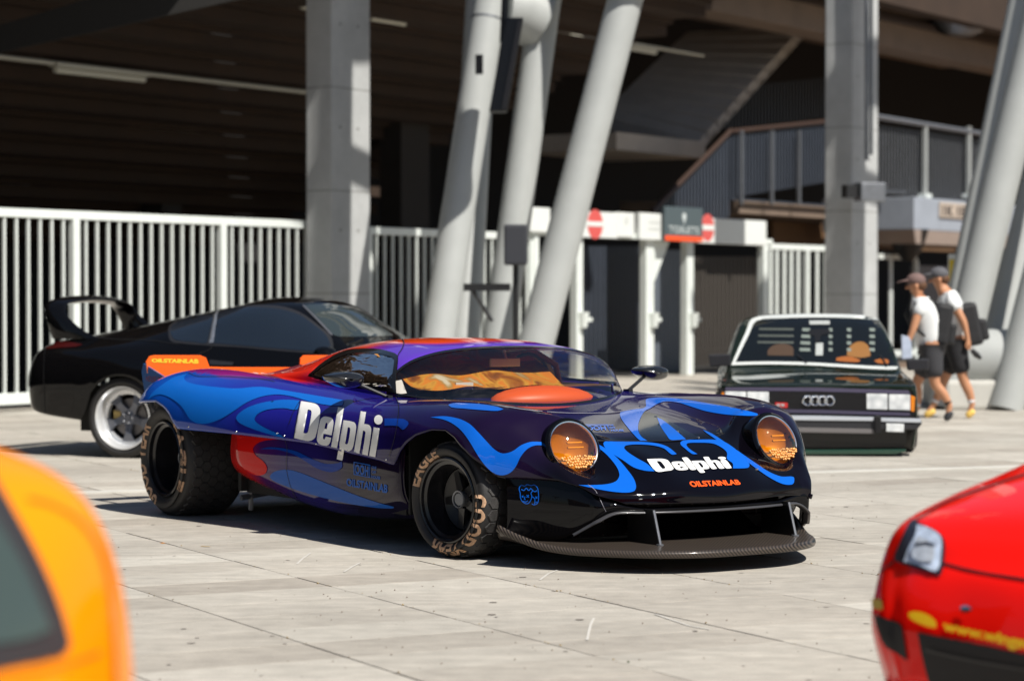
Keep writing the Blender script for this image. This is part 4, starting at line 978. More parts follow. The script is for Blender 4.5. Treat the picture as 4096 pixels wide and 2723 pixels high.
bump = gridmesh('front_bumper', surface(nosefix(full_b), 6, 4), M_nblk, race, solid=.0)
M_carbon = bpy.data.materials.new('carbon weave'); M_carbon.use_nodes = True; t = M_carbon.node_tree; b = t.nodes['Principled BSDF']
tc = t.nodes.new('ShaderNodeTexCoord'); wv = t.nodes.new('ShaderNodeTexWave'); wv.wave_type = 'BANDS'; wv.bands_direction = 'DIAGONAL'; wv.inputs['Scale'].default_value = 27; wv.inputs['Distortion'].default_value = .6; wv.inputs['Detail Scale'].default_value = .5
cr_ = t.nodes.new('ShaderNodeMix'); cr_.data_type = 'RGBA'; cr_.inputs[6].default_value = (.004, .0035, .0035, 1); cr_.inputs[7].default_value = (.085, .066, .052, 1)
t.links.new(tc.outputs['Object'], wv.inputs[0]); t.links.new(wv.outputs['Fac'], cr_.inputs[0]); t.links.new(cr_.outputs[2], b.inputs['Base Color'])
b.inputs['Roughness'].default_value = .45; b.inputs['Specular IOR Level'].default_value = .25; b.inputs['Coat Weight'].default_value = .35; b.inputs['Coat Roughness'].default_value = .12
so = [(1.378, 0), (1.37, .24), (1.31, .42), (1.21, .56), (1.07, .68), (.91, .78), (.76, .87), (.62, .94), (.50, .98)]; SPY = -.12
def szz(x, y): return .098+.03*sstep(.75, .95, y)+.075*(1-sstep(.45, .8, x))*sstep(.85, .98, y)
sp_n = []
for (x, y) in so:
    z_ = szz(x, y); ix = min(x-.28, .82) if y < .8 else x-.30; iy = y*.86 if y < .8 else .80
    ix = max(ix, .25); sp_n.append([(x, y, z_-.012), (x+.004, y*1.002, z_+.0), (x-.01, y*.99, z_+.012), ((x*2+ix)/3, (y*2+iy)/3, .098+.35*(z_-.098)+.012), (ix, iy, .112), (ix-.2, iy*.9, .112)])
sp_n = np.array(sp_n); sfull = np.concatenate([np.stack([sp_n[:, :, 0], -sp_n[:, :, 1], sp_n[:, :, 2]], -1)[::-1], sp_n[1:]], 0)
sfull[:, :, 1] += SPY
spl = gridmesh('splitter', surface(sfull, 6, 3), M_carbon, race, solid=.008)
# intake: dark box behind the opening, carbon lip along the upper edge, inner tray
q = MB(); q.box(.50, .52, -.78, .78, .12, .34); q.box(.5, .84, -.62, .62, .318, .326); q.build('intake_duct', M_under, race)
q = MB(); q.prism([(.84, -.40, .112), (.60, -.40, .24), (.58, -.40, .24), (.82, -.40, .10)], (0, .82, 0)); q.build('intake_tray', M_nblk, race)
lp = []
for (x, y) in plan[3:]:
    zo = zopen(y); lp.append([(x-.035, y-.01, zo+.003), (x+.012, y, zo-.001), (x+.014, y, zo-.014), (x-.03, y-.01, zo-.016)])
lp = np.array(lp); lf = np.concatenate([np.stack([lp[:, :, 0], -lp[:, :, 1], lp[:, :, 2]], -1), lp[::-1]], 0)
gridmesh('intake_lip', surface(nosefix(lf), 5, 2), mat('satin carbon', (.05, .05, .055), .3, coat=.5), race)
for y in (-.44, .47):
    q = MB(); q.prism([(1.03, y-.004, .108), (.97, y-.004, .297), (.75, y-.004, .297), (.75, y-.004, .108)], (0, .008, 0)); q.build('splitter_fin', mat('fin black', (.010, .010, .010), .35), race)
    q = MB(); q.box(1.025, 1.04, y-.009, y+.009, .108, .125); q.tube([(1.03, y, .105), (1.03, y, .125)], .02, 10); q.tube([(.975, y, .295), (1.035, y, .115)], .008, 6); q.build('fin_bracket', M_galv, race, True)

# ---- headlights
M_amber = bpy.data.materials.new('amber lens'); M_amber.use_nodes = True; t = M_amber.node_tree; t.nodes.remove(t.nodes['Principled BSDF']); o_ = t.nodes['Material Output']
tr = t.nodes.new('ShaderNodeBsdfTransparent'); tr.inputs[0].default_value = (.95, .57, .085, 1); gl = t.nodes.new('ShaderNodeBsdfGlossy'); gl.inputs['Roughness'].default_value = .02
fr = t.nodes.new('ShaderNodeFresnel'); fr.inputs[0].default_value = 1.6; ad = t.nodes.new('ShaderNodeMath'); ad.inputs[1].default_value = .08; mx = t.nodes.new('ShaderNodeMixShader')
t.links.new(fr.outputs[0], ad.inputs[0]); t.links.new(ad.outputs[0], mx.inputs[0]); t.links.new(tr.outputs[0], mx.inputs[1]); t.links.new(gl.outputs[0], mx.inputs[2]); t.links.new(mx.outputs[0], o_.inputs[0])
def headlight(sgn):
    c = Vector((.575+sgn*.052, sgn*.648, .600)); tilt = -R(24); yaw = R(4)*sgn
    M_ = Matrix.Translation(c) @ Matrix.Rotation(yaw, 4, 'Z') @ Matrix.Rotation(math.pi/2, 4, 'Z') @ Matrix.Rotation(tilt, 4, 'X')   # lathe axis (-y) points forward and up
    h = bpy.data.objects.new('headlight', None); COL.objects.link(h); h.parent = race; h.matrix_local = M_; h.empty_display_size = .1
    Rr = .140
    q = MB(); q.lathe([(Rr+.030, .10), (Rr+.030, .0), (Rr+.026, -.022), (Rr+.014, -.032), (Rr+.003, -.028)], 56); q.build('bezel', M_nblk, h, True)
    q = MB(); q.lathe([(Rr+.006, -.027), (Rr+.003, -.035), (Rr-.003, -.033), (Rr-.003, -.02)], 56); q.build('chrome_ring', M_chrome, h, True)
    q = MB(); pr = [(Rr*math.sin(a), -.028-.055*(math.cos(a)-math.cos(R(68)))/(1-math.cos(R(68)))*1.0) for a in [R(68)*k/10 for k in range(11)]]
    pr = [(max(.0004, r_*1/ math.sin(R(68))), y) for r_, y in pr]; q.lathe(pr, 48); q.build('lens', M_amber, h, True)
    q = MB(); q.lathe([(Rr, -.026), (Rr*.9, .01), (Rr*.6, .055), (.0005, .075)], 40); q.build('reflector', mat('gold reflector', (.52, .41, .25), .4), h, True)
    for zz, ww, rr_ in ((.016, .045, .004), (-.012, .048, .004)):
        q = MB(); q.tube([(-ww, -.045, zz), (ww, -.045, zz)], .0055, 8); q.build('light_bar', mat('pale bar', (.95, .85, .6), .3), h, True)
    q = MB()
    for r_ in range(5):
        for k in range(15):
            x = (k-7)*.0145+(r_ % 2)*.007+random.uniform(-.003, .003); z = -.125+r_*.0135+random.uniform(-.003, .003)
            if x*x+z*z < (Rr-.010)**2: q.ell((x, -.050-.025*(1-(x*x+z*z)/Rr**2), z), (random.uniform(.005, .009),)*3, 8, 5)
    q.build('water_beads', mat('bead', (.85, .40, .12), .3, coat=.5), h, 'all')
    return h
headlight(-1); headlight(1)

# ---- rear wing and deck
M_wing = mat('wing orange', (.88, .13, .01), .3, coat=.6)
def px_on_x(px, py, x):
    Mi = HM.inverted(); o = Mi @ CAM; d = Mi.to_3x3() @ ray(px, py); t = (x-o.x)/d.x; return o+d*t
wing = []
pts = [(146.5, 361), (150, 355.5), (155, 354.5), (200, 354.6), (206, 357), (209.5, 366), (225, 366.5), (295, 366.6), (300, 366.6), (300.5, 358), (304, 354.6), (340, 354.6), (345, 358), (350, 392), (150, 392)]
W = [px_on_x(x, y, -3.86) for x, y in pts]; q = MB(); q.prism([Vector((p.x, p.y, p.z)) for p in W], (-.014, 0, 0)); wo = q.build('rear_wing', M_wing, race)
wp = px_on_x(147, 370, -3.84)
ep = [px_on_x(*p, -3.80) for p in pA([(122, 335), (130, 325), (330, 380), (330, 470), (180, 480), (130, 430)])]
q = MB(); ep2 = []
M_blue2 = mat('blue print', (.008, .085, .42), .25, coat=1.)
q.prism([(-3.96, -1.05, .90), (-3.93, -1.05, .955), (-3.55, -1.05, .86), (-3.55, -1.05, .72), (-3.80, -1.05, .70), (-3.92, -1.05, .78)], (0, .012, 0)); epo = q.build('wing_end_plate', mat('end plate blue', (.006, .09, .30), .3, coat=.6), race)
q = MB(); q.prism([(-3.96, 1.05, .90), (-3.93, 1.05, .955), (-3.55, 1.05, .86), (-3.55, 1.05, .72), (-3.80, 1.05, .70), (-3.92, 1.05, .78)], (0, -.012, 0)); q.build('wing_end_plate', mat('end plate blue'), race)
wb = Proj(HM, bvh_of([wo])); wb.text('wing_lettering', 'OILSTAINLAB', pA([(165, 308), (460, 316), (462, 290), (165, 286)]), mat('yellow print', (.9, .55, .02), .35), race, off=.06, maxlen=1)
wb.text('wing_lettering', 'ODE', pA([(765, 418), (985, 412), (985, 380), (765, 376)]), mat('white print', (.82, .82, .80), .3), race, off=.08, maxlen=1)
eb = Proj(HM, bvh_of([epo])); eb.text('end_plate_lettering', 'HOUSE DÉ ST', pA([(135, 425), (258, 455), (258, 405), (135, 390)]), mat('dark red print', (.22, .02, .05), .4), race, off=.0, maxlen=1)

# ---- cabin seen through the glass
q = MB(); q.ell((-.93, .16, .785), (.17, .36, .09), 40, 12); q.build('dash_cover', mat('orange vinyl', (.85, .12, .02), .45), race, True)
q = MB(); q.lathe([(.155, -.01), (.165, 0), (.155, .01), (.145, 0)], 30, close=True); sm_ = q.mesh('steering_wheel', True)
stw = link('steering_wheel', sm_, race, mat('suede black', (.015, .014, .015), .8), loc=(-1.18, .22, .90), rot=(0, R(18), R(90)))
q = MB(); q.tube([(-1.18, .22, .90), (-.95, .20, .82)], .03, 8); q.build('steering_column', M_black, race)
q = MB(); q.prism([(-1.75, -.42, .82), (-1.55, -.42, .82), (-1.72, -.42, 1.03), (-1.86, -.42, 1.03)], (0, .34, 0)); q.prism([(-1.75, .05, .82), (-1.55, .05, .82), (-1.72, .05, 1.03), (-1.86, .05, 1.03)], (0, .34, 0)); q.build('seat', mat('red seat', (.60, .05, .015), .6), race, bevel=.03)
q = MB(); q.tube([(-1.40, -.62, .80), (-1.40, -.58, .98), (-1.42, -.42, 1.07), (-1.42, .42, 1.07), (-1.40, .58, .98), (-1.40, .62, .80)], .02, 10); q.tube([(-1.42, -.42, 1.07), (-2.2, -.4, .9)], .018, 8); q.build('roll_cage', mat('orange tube', (.80, .10, .02), .4), race, True)
q = MB(); q.box(-1.30, -1.26, -.45, -.15, .86, .95); q.box(-1.02, -.98, -.42, -.30, .86, .90); q.build('dash_card', mat('white card', (.7, .7, .68), .6), race)
q = MB(); q.box(-1.47, -1.44, -.5, .3, .86, .93); q.build('dash_vents', mat('orange tube'), race, bevel=.01)
q = MB(); q.tube([(-1.14, .02, 1.085), (-1.12, .02, 1.03)], .012, 6); q.box(-1.13, -1.11, -.09, .12, .985, 1.035); q.build('rear_view_mirror', mat('white card'), race, bevel=.004)

q = MB(); q.prism([(-1.50, -.74, .83), (-1.50, -.64, .99), (-1.50, -.42, 1.08), (-1.50, .42, 1.08), (-1.50, .60, .99), (-1.50, .70, .83)], (-.02, 0, 0)); q.build('bulkhead', mat('reflected gold bulkhead', (.80, .38, .06), .5, noise=.5, nscale=5), race)  # plate added; its gold tone stands in for windscreen reflections
for y_ in (-.22, .24):
    q = MB(); q.ell((-1.30, y_, 1.0), (.05, .13, .055), 16, 8); q.build('head_rest', mat('red seat', (.60, .05, .015), .6), race, True)
q = MB()
for k_ in range(9): q.tube([(.54, -.60+.15*k_, .13), (.54, -.60+.15*k_, .31)], .004, 5)
for k_ in range(4): q.tube([(.545, -.66, .15+.045*k_), (.545, .66, .15+.045*k_)], .004, 5)
q.build('intake_mesh', mat('mesh grey', (.05, .05, .055), .35, metal=.5), race, kind='stuff')
q = MB(); q.box(-1.95, -.98, -.70, .70, .862, .868); q.build('cabin_tray', mat('cabin tray', (.16, .07, .02), .6, noise=.5, nscale=6), race)
M_amb = mat('painted gold reflection', (.5, .2, .03), .3); t = M_amb.node_tree; b = t.nodes['Principled BSDF']; tc = t.nodes.new('ShaderNodeTexCoord'); nz = t.nodes.new('ShaderNodeTexNoise'); nz.inputs['Scale'].default_value = 5; nz.inputs['Distortion'].default_value = .7; nz.inputs['Detail'].default_value = 3  # added sheet; ramp colours paint the wavy gold reflections of the windscreen
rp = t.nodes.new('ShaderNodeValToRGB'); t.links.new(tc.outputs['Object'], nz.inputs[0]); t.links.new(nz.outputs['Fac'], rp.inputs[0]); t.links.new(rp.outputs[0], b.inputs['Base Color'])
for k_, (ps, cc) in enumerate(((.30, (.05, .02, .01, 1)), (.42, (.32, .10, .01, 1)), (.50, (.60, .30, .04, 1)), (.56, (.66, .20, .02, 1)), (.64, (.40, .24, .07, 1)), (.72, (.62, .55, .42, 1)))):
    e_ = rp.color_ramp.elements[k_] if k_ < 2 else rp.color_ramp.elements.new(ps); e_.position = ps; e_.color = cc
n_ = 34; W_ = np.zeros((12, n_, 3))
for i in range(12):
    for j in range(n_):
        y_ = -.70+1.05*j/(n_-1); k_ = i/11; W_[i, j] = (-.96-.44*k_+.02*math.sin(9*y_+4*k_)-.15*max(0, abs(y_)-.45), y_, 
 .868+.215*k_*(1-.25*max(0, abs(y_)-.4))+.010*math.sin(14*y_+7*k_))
gridmesh('reflection_sheet', W_, M_amb, race)
# ---- mirrors
def side_mirror(sgn):
    b_ = Vector((-1.02, sgn*.86, .825)); hx = Vector((-1.10, sgn*1.10, .925))
    q = MB(); q.tube([b_, hx+Vector((0, -sgn*.03, 0))], .011, 8); q.box(b_.x-.03, b_.x+.03, min(b_.y-.015, b_.y+.015), max(b_.y-.015, b_.y+.015), b_.z-.02, b_.z+.01)
    st = q.build('mirror_stem', M_black, race)
    n = np.array([[(hx.x-.06, hx.y-.105, hx.z-.0), (hx.x-.06, hx.y-.11, hx.z+.03), (hx.x-.06, hx.y, hx.z+.05), (hx.x-.06, hx.y+.11, hx.z+.03), (hx.x-.06, hx.y+.105, hx.z-.03), (hx.x-.06, hx.y, hx.z-.045), (hx.x-.06, hx.y-.105, hx.z-.0)]]*4)
    cn = n[:, :, :].mean(axis=1, keepdims=True)
    for i, (dx, s_) in enumerate(((0, 1), (.05, 1.0), (.11, .8), (.15, .15))): n[i] = cn[i]+(n[i]-cn[i])*s_; n[i, :, 0] += dx
    gridmesh('mirror_shell', surface(n, 4, 4), mat('black carbon gloss', (.010, .010, .010), .2, coat=1.), race, solid=.004)
side_mirror(-1); side_mirror(1)

# ---- livery
hb = Proj(HM, bvh_of([body, bump]+pods)); M_blue = mat('bright blue print', (.004, .105, .53), .5, coat=1., coat_rough=.025, spec=0.); M_dblue = mat('mid blue print', (.006, .045, .30), .4, coat=.5, spec=0.)
bpy.data.materials
sw_list = [
 ('D', [(1060, 178), (1100, 166), (1180, 163), (1290, 170), (1500, 203), (1700, 238), (1866, 278), (1872, 293), (1790, 294), (1650, 286), (1500, 262), (1400, 232), (1300, 200), (1210, 190), (1150, 204), (1090, 240), (1050, 262), (1020, 310), (1003, 360), (1005, 410), (1030, 450), (1072, 477), (1022, 477), (970, 430), (915, 365), (880, 315), (870, 280), (885, 262), (960, 250), (1040, 240), (1060, 225)], 'b'),
 ('D', [(1140, 308), (1180, 325), (1270, 395), (1350, 466), (1240, 470), (1205, 430), (1165, 370)], 'b'),
 ('D', [(664, 486), (720, 505), (800, 555), (860, 610), (920, 680), (970, 750), (987, 805), (975, 838), (930, 850), (850, 848), (740, 832), (640, 811), (570, 795), (650, 797), (770, 791), (840, 770), (866, 730), (855, 680), (810, 615), (745, 550), (672, 505)], 'b'),
 ('D', [(750, 495), (765, 480), (900, 477), (1050, 485), (1150, 497), (1220, 522), (1282, 572), (1246, 576), (1190, 532), (1110, 510), (1000, 503), (915, 510), (900, 528), (930, 560), (1000, 605), (1070, 645), (1122, 697), (1050, 692), (970, 668), (890, 615), (820, 572), (765, 530)], 'b'),
 ('D', [(1310, 487), (1335, 472), (1430, 468), (1550, 468), (1620, 480), (1700, 530), (1770, 595), (1808, 645), (1803, 668), (1770, 675), (1690, 676), (1688, 640), (1648, 608), (1646, 560), (1600, 520), (1540, 495), (1440, 490), (1365, 493), (1352, 506), (1375, 535), (1432, 572), (1396, 572), (1340, 530), (1312, 505)], 'b'),
 ('D', [(1472, 396), (1540, 425), (1650, 498), (1750, 566), (1850, 635), (1950, 700), (2040, 735), (2128, 738), (2132, 775), (2115, 792), (2050, 788), (1960, 745), (1870, 685), (1790, 625), (1700, 558), (1610, 495), (1500, 420)], 'b'),
 ('B', [(350, 656), (430, 649), (520, 663), (590, 694), (640, 740), (700, 805), (750, 855), (800, 880), (860, 868), (920, 828), (990, 808), (1095, 820), (1095, 838), (1015, 830), (960, 850), (915, 900), (885, 960), (850, 1000), (800, 1017), (750, 1005), (700, 965), (650, 900), (590, 800), (540, 735), (480, 690), (420, 667)], 'b'),
 ('B', [(460, 578), (490, 568), (580, 568), (680, 576), (770, 592), (806, 606), (770, 616), (680, 612), (560, 602), (480, 594)], 'b'),
 ('A', [(143, 552), (170, 505), (230, 455), (310, 405), (395, 385), (372, 405), (385, 430), (450, 450), (560, 465), (700, 475), (850, 465), (1000, 487), (1200, 520), (1374, 549), (1360, 583), (1200, 567), (1050, 525), (950, 513), (850, 528), (760, 565), (680, 618), (600, 665), (520, 692), (460, 692), (410, 665), (360, 590), (300, 540), (230, 512), (180, 522)], 'c'),
 ('A', [(1100, 551), (1000, 545), (880, 560), (780, 590), (715, 632), (700, 662), (730, 695), (820, 732), (900, 758), (1005, 787), (980, 765), (900, 730), (835, 693), (815, 665), (840, 630), (900, 606), (1000, 598), (1082, 606)], 'c'),
 ('A', [(1630, 662), (1740, 665), (1775, 680), (1780, 700), (1745, 733), (1715, 710), (1630, 708)], 'd'),
 ('A', [(706, 768), (800, 775), (960, 792), (880, 800), (830, 820), (806, 850), (820, 890), (870, 930), (893, 970), (882, 1005), (840, 1017), (795, 1005), (745, 970), (716, 900)], 'r'),
 ('A', [(850, 855), (900, 842), (980, 846), (1080, 868), (1150, 902), (1250, 942), (1330, 942), (1362, 930), (1365, 965), (1330, 990), (1280, 996), (1200, 970), (1120, 920), (1050, 882), (950, 856)], 'd'),
 ('A', [(912, 1020), (945, 992), (1020, 982), (1100, 1000), (1250, 1060), (1450, 1140), (1600, 1190), (1690, 1213), (1680, 1223), (1550, 1216), (1350, 1182), (1150, 1130), (1000, 1080), (925, 1045)], 'e'),
]
pc = {'b': M_blue, 'c': mat('sky blue print', (.006, .12, .50), .4, coat=.6, spec=0.), 'd': M_dblue, 'r': mat('red print', (.62, .010, .008), .4, coat=.4, spec=0.), 'e': mat('steel blue print', (.022, .11, .44), .45, coat=.4, spec=0.)}
cvs = {'A': pA, 'B': pB, 'D': pD}
for nm, pts_, c in sw_list: hb.poly('livery_swoosh', cvs[nm](pts_), pc[c], race, step=2.2, smooth=4)
M_wht = mat('white print')
delphi(hb, 'side_letter', pA([(1062, 783), (1592, 908), (1632, 642), (1106, 555)]), M_wht, race)
delphi(hb, 'nose_letter', pD([(1132, 697), (1700, 672), (1640, 590), (1066, 610)]), M_wht, race)
hb.text('nose_lettering', 'OILSTAINLAB', pD([(1388, 809), (1748, 791), (1728, 757), (1366, 770)]), mat('orange letters', (.9, .10, .01), .3), race, off=.035)
hb.text('side_lettering', 'OILSTAINLAB', pA([(1392, 1080), (1648, 1126), (1652, 1076), (1392, 1034)]), pc['e'], race, off=.035)
for body_, qd in (('OOH', pA([(1447, 1005), (1530, 1020), (1532, 960), (1447, 946)])),):
    hb.text('side_lettering', body_, qd, pc['e'], race, off=.035)
for body_, qd in (('ONE', [(1550, 975), (1580, 980), (1580, 962), (1550, 958)]), ('OFF', [(1550, 1003), (1578, 1008), (1578, 990), (1550, 986)]), ('HOUSE', [(1548, 1034), (1604, 1043), (1604, 1024), (1548, 1016)])):
    hb.text('side_lettering', body_, pA(qd), pc['e'], race, off=.03)
def frame(P, pts, w, m, parent, name='logo_frame'):
    cx_ = sum(p[0] for p in pts)/4; cy_ = sum(p[1] for p in pts)/4; inn = []
    for x, y in pts: inn.append((x+(w if x < cx_ else -w), y+(w if y < cy_ else -w)))
    V, F = tri2d(pts, 3, hole=inn); P.mesh(name, V, F, m, parent)
frame(hb, pA([(1437, 932), (1541, 951), (1541, 1033), (1437, 1013)]), .9, pc['e'], race)
hb.text('hood_lettering', 'OOH', pD([(632, 398), (772, 398), (764, 368), (618, 368)]), M_blue, race, off=.035)
frame(hb, pD([(596, 358), (778, 358), (800, 409), (620, 409)]), .8, M_blue, race)
for body_, qd in (('ONE', [(776, 368), (826, 368), (822, 357), (772, 357)]), ('OFF', [(794, 387), (838, 387), (834, 375), (790, 375)]), ('HOUSE', [(808, 407), (900, 406), (894, 393), (803, 394)])):
    hb.text('hood_lettering', body_, pD(qd), M_blue, race, off=.03)
# twin-face emblem in blue line, on the front corner
def stroke(P, pts, w, m, parent, name='emblem_line'): return seam(name, pts, w, m, P, off=.003, parent=parent)
EM = [[(912, 1130), (905, 1100), (918, 1080), (940, 1085), (955, 1076), (980, 1082), (1000, 1078), (1020, 1095), (1026, 1125), (1028, 1160), (1022, 1190), (1000, 1202), (985, 1195)], [(912, 1130), (914, 1160), (930, 1185), (955, 1195), (975, 1180), (985, 1150), (980, 1130), (990, 1112), (975, 1098)], [(918, 1105), (935, 1112), (950, 1098), (965, 1112), (980, 1098)], [(985, 1150), (1000, 1160), (1005, 1180), (1000, 1202)],
      [(930, 1178), (945, 1184), (960, 1176)], [(952, 1140), (966, 1156)], [(966, 1140), (952, 1156)], [(922, 1145), (932, 1155)], [(932, 1145), (922, 1155)], [(942, 1150), (938, 1166), (946, 1168)], [(1008, 1150), (1020, 1164)], [(1020, 1150), (1008, 1164)], [(1002, 1185), (1012, 1188), (1020, 1182)], [(990, 1112), (1005, 1120), (1018, 1112)]]
for s_ in EM: stroke(hb, pB(s_), .75, M_blue, race)
# gold script on both ends of the splitter
sb = Proj(HM, bvh_of([spl])); M_gold = mat('gold script', (.50, .36, .24), .45)
for s_ in ([(1150, 1440), (1170, 1425), (1180, 1440), (1160, 1452), (1190, 1446), (1205, 1436), (1215, 1450), (1230, 1440), (1245, 1452), (1262, 1442), (1280, 1454), (1300, 1448), (1318, 1440)], [(1095, 1448), (1130, 1436), (1150, 1455), (1120, 1466), (1100, 1458), (1140, 1460), (1165, 1468), (1185, 1456), (1195, 1476), (1215, 1462), (1235, 1480), (1255, 1464), (1275, 1484), (1300, 1470)]):
    stroke(sb, pB(s_), 1.2, M_gold, race, 'script_line')
for s_ in ([(2075, 1120), (2095, 1108), (2100, 1128), (2120, 1115), (2140, 1130)], [(2085, 1136), (2105, 1128), (2120, 1142), (2148, 1136)]): stroke(sb, pD(s_), 1.0, M_gold, race, 'script_line')
# hood vents: dark glassy recess and panel seams, rivets round the windshield
hb2 = hb
hb.poly('hood_vent', pD([(1046, 262), (1080, 268), (1160, 295), (1260, 350), (1370, 410), (1420, 442), (1415, 462), (1355, 468), (1268, 396), (1185, 327), (1138, 308), (1165, 372), (1205, 432), (1238, 472), (1075, 478), (1035, 450), (1008, 410), (1006, 360), (1022, 310)]), mat('vent recess', (.004, .004, .005), .12, coat=.5), race, smooth=3, off=.002)
seam('nose_seam', pD([(640, 468), (700, 474), (800, 478), (1000, 480), (1200, 478), (1350, 469), (1440, 455)]), .7, M_seam, hb)
seam('cowl_seam', pE([(1400, 503), (1560, 530), (1740, 548), (1900, 555), (2060, 553), (2180, 543), (2300, 520)]), .5, mat('pale seam', (.25, .24, .28), .4), hb)
seam('bumper_crack', pD([(640, 795), (690, 835), (720, 890), (768, 985)]), .35, mat('pale seam'), hb)
seam('fender_seam', pA([(1030, 700), (1060, 620), (1100, 552)]), .5, M_seam, hb)
M_rivet = mat('rivet', (.75, .75, .75), .2, metal=1.)
for (x, y) in [(890, 437), (1065, 466), (1280, 490), (1583, 506), (1880, 512), (2110, 503), (2225, 478), (1935, 548), (2172, 532), (2295, 508)]:
    p = pE([(x, y)])[0]; h = hb.hit(*p, off=0)
    if h: q = MB(); q.ell(h[0], (.0065, .0065, .005), 8, 5); q.build('rivet', M_rivet, race, True)
seam('door_gap', pA([(1690, 505), (1720, 600), (1700, 760), (1660, 900)]), .45, M_seam, hb)
seam('side_gap', pA([(1100, 552), (1085, 640), (1062, 790)]), .5, M_seam, hb)
seam('deck_gap', pA([(400, 378), (470, 400), (640, 400), (850, 415), (940, 432)]), .45, M_seam, hb)
seam('pod_gap', pA([(1005, 788), (1020, 860), (1015, 960), (1040, 1080), (1090, 1190)]), .4, M_seam, hb)
for (x, y) in [(1000, 770), (700, 745), (400, 712), (955, 755), (1640, 918), (1200, 820), (1400, 862)]:
    h = hb.hit(*pA([(x, y)])[0], off=0)
    if h: q = MB(); q.ell(h[0], (.0065, .0065, .006), 8, 5); q.build('rivet', M_rivet, race, True)
for (x, y) in [(1130, 300), (1438, 450), (1860, 680), (1020, 895)]:
    h = hb.hit(*pD([(x, y)])[0], off=0)
    if h: q = MB(); q.ell(h[0], (.012, .012, .006), 10, 5); q.build('hood_pin', M_rivet, race, True)
rb = None
# ================================================================== black coupe (left), loft in its own frame: x forward, y left
def arch(x, cx_, r, zc, base):
    d = abs(x-cx_)
    return max(base, zc+math.sqrt(max(0, r*r-d*d))) if d < r else base
def loft_car(parent, rows, paint_m, lip, nr=6, nc=7, colf=None, name='body', solid=.01):
    G_ = trim(surface(mirror_net(rows), nr, nc), lip); return gridmesh(name, G_, paint_m, parent, colf=colf, solid=solid), G_
SC = 1.075
SYAW = -R(22)
SO = Vector((-3.41, 21.0, 0))          # rear near wheel contact
su = Vector((math.cos(SYAW), math.sin(SYAW), 0)); sv = Vector((-su.y, su.x, 0))
SO_ = SO+sv*.90*SC-su*(-0)*SC
SMx = Matrix(((su.x, sv.x, 0, SO_.x), (su.y, sv.y, 0, SO_.y), (0, 0, 1, 0), (0, 0, 0, 1)))
srows_fix = lambda rows: [[(x-(.05 if x < -.4 else 0), y, z if z < .6 else .6+(z-.6)*1.045) for x, y, z in r] for r in rows]
sup = root('black_coupe', 'glossy black coupe with a tall hoop rear wing, parked along the white fence', 'car', SMx)
M_bk = mat('black car paint', (.003, .003, .0035), .5, coat=1., coat_rough=.012, spec=0.)
# frame: x=0 rear axle, near side is y=-; front axle at 2.74
def sr(x, *yz): return [(x, y, z) for y, z in yz]
srows = [
 [(-1.03, .60, .52), (-1.04, .64, .66), (-1.03, .62, .80), (-.99, .58, .88), (-.96, .45, .93), (-.95, .30, .96), (-.95, .15, .975), (-.95, 0, .98)],
 [(-.98, .78, .45), (-.99, .80, .66), (-.96, .77, .84), (-.90, .70, .93), (-.86, .52, .985), (-.85, .34, 1.005), (-.85, .17, 1.015), (-.85, 0, 1.02)],
 [(-.83, .87, .38), (-.83, .90, .64), (-.81, .87, .82), (-.76, .80, .93), (-.72, .60, 1.00), (-.71, .38, 1.02), (-.71, .2, 1.035), (-.71, 0, 1.04)],
 sr(-.45, (.90, .33), (.945, .60), (.93, .78), (.87, .91), (.68, .995), (.45, 1.05), (.22, 1.075), (0, 1.085)),
 sr(-.1, (.91, .3), (.965, .58), (.95, .78), (.88, .93), (.70, 1.02), (.48, 1.10), (.24, 1.14), (0, 1.155)),
 sr(.3, (.90, .26), (.96, .55), (.945, .78), (.87, .925), (.70, 1.06), (.50, 1.16), (.25, 1.21), (0, 1.225)),
 sr(.75, (.90, .24), (.94, .52), (.93, .78), (.865, .92), (.71, 1.12), (.54, 1.235), (.27, 1.29), (0, 1.305)),
 sr(1.05, (.90, .23), (.935, .50), (.925, .77), (.86, .905), (.72, 1.17), (.56, 1.29), (.28, 1.345), (0, 1.36)),
 sr(1.36, (.90, .23), (.935, .50), (.925, .76), (.86, .89), (.72, 1.17), (.56, 1.295), (.28, 1.35), (0, 1.365)),
 sr(1.64, (.90, .23), (.935, .50), (.925, .755), (.86, .875), (.73, 1.09), (.59, 1.22), (.30, 1.30), (0, 1.32)),
 sr(1.95, (.90, .23), (.935, .50), (.925, .75), (.87, .86), (.78, .96), (.65, 1.04), (.34, 1.13), (0, 1.155)),
 sr(2.30, (.905, .25), (.94, .52), (.925, .74), (.875, .83), (.79, .875), (.66, .90), (.34, .945), (0, .965)),
 sr(2.8, (.91, .3), (.945, .54), (.93, .72), (.86, .80), (.74, .84), (.5, .85), (.28, .86), (0, .87)),
 sr(3.4, (.89, .3), (.92, .50), (.90, .66), (.83, .73), (.68, .77), (.45, .78), (.22, .79), (0, .79)),
 [(3.62, .74, .25), (3.66, .76, .42), (3.64, .74, .55), (3.58, .68, .62), (3.56, .5, .65), (3.57, .34, .66), (3.58, .17, .66), (3.58, 0, .66)],
 [(3.72, .55, .24), (3.76, .58, .38), (3.75, .55, .48), (3.70, .5, .53), (3.70, .38, .55), (3.71, .26, .56), (3.72, .13, .56), (3.72, 0, .56)],
]
slip = lambda x: arch(x, 2.74, .385, .33, arch(x, 0, .375, .345, .25+.13*sstep(-.5, -1.0, x)))
sbody, _ = loft_car(sup, srows_fix(srows), M_bk, slip)
sP = Proj(SMx, bvh_of([sbody]))
M_sg = mat('tinted side glass', (.012, .018, .028), .06, coat=1., spec=.6)
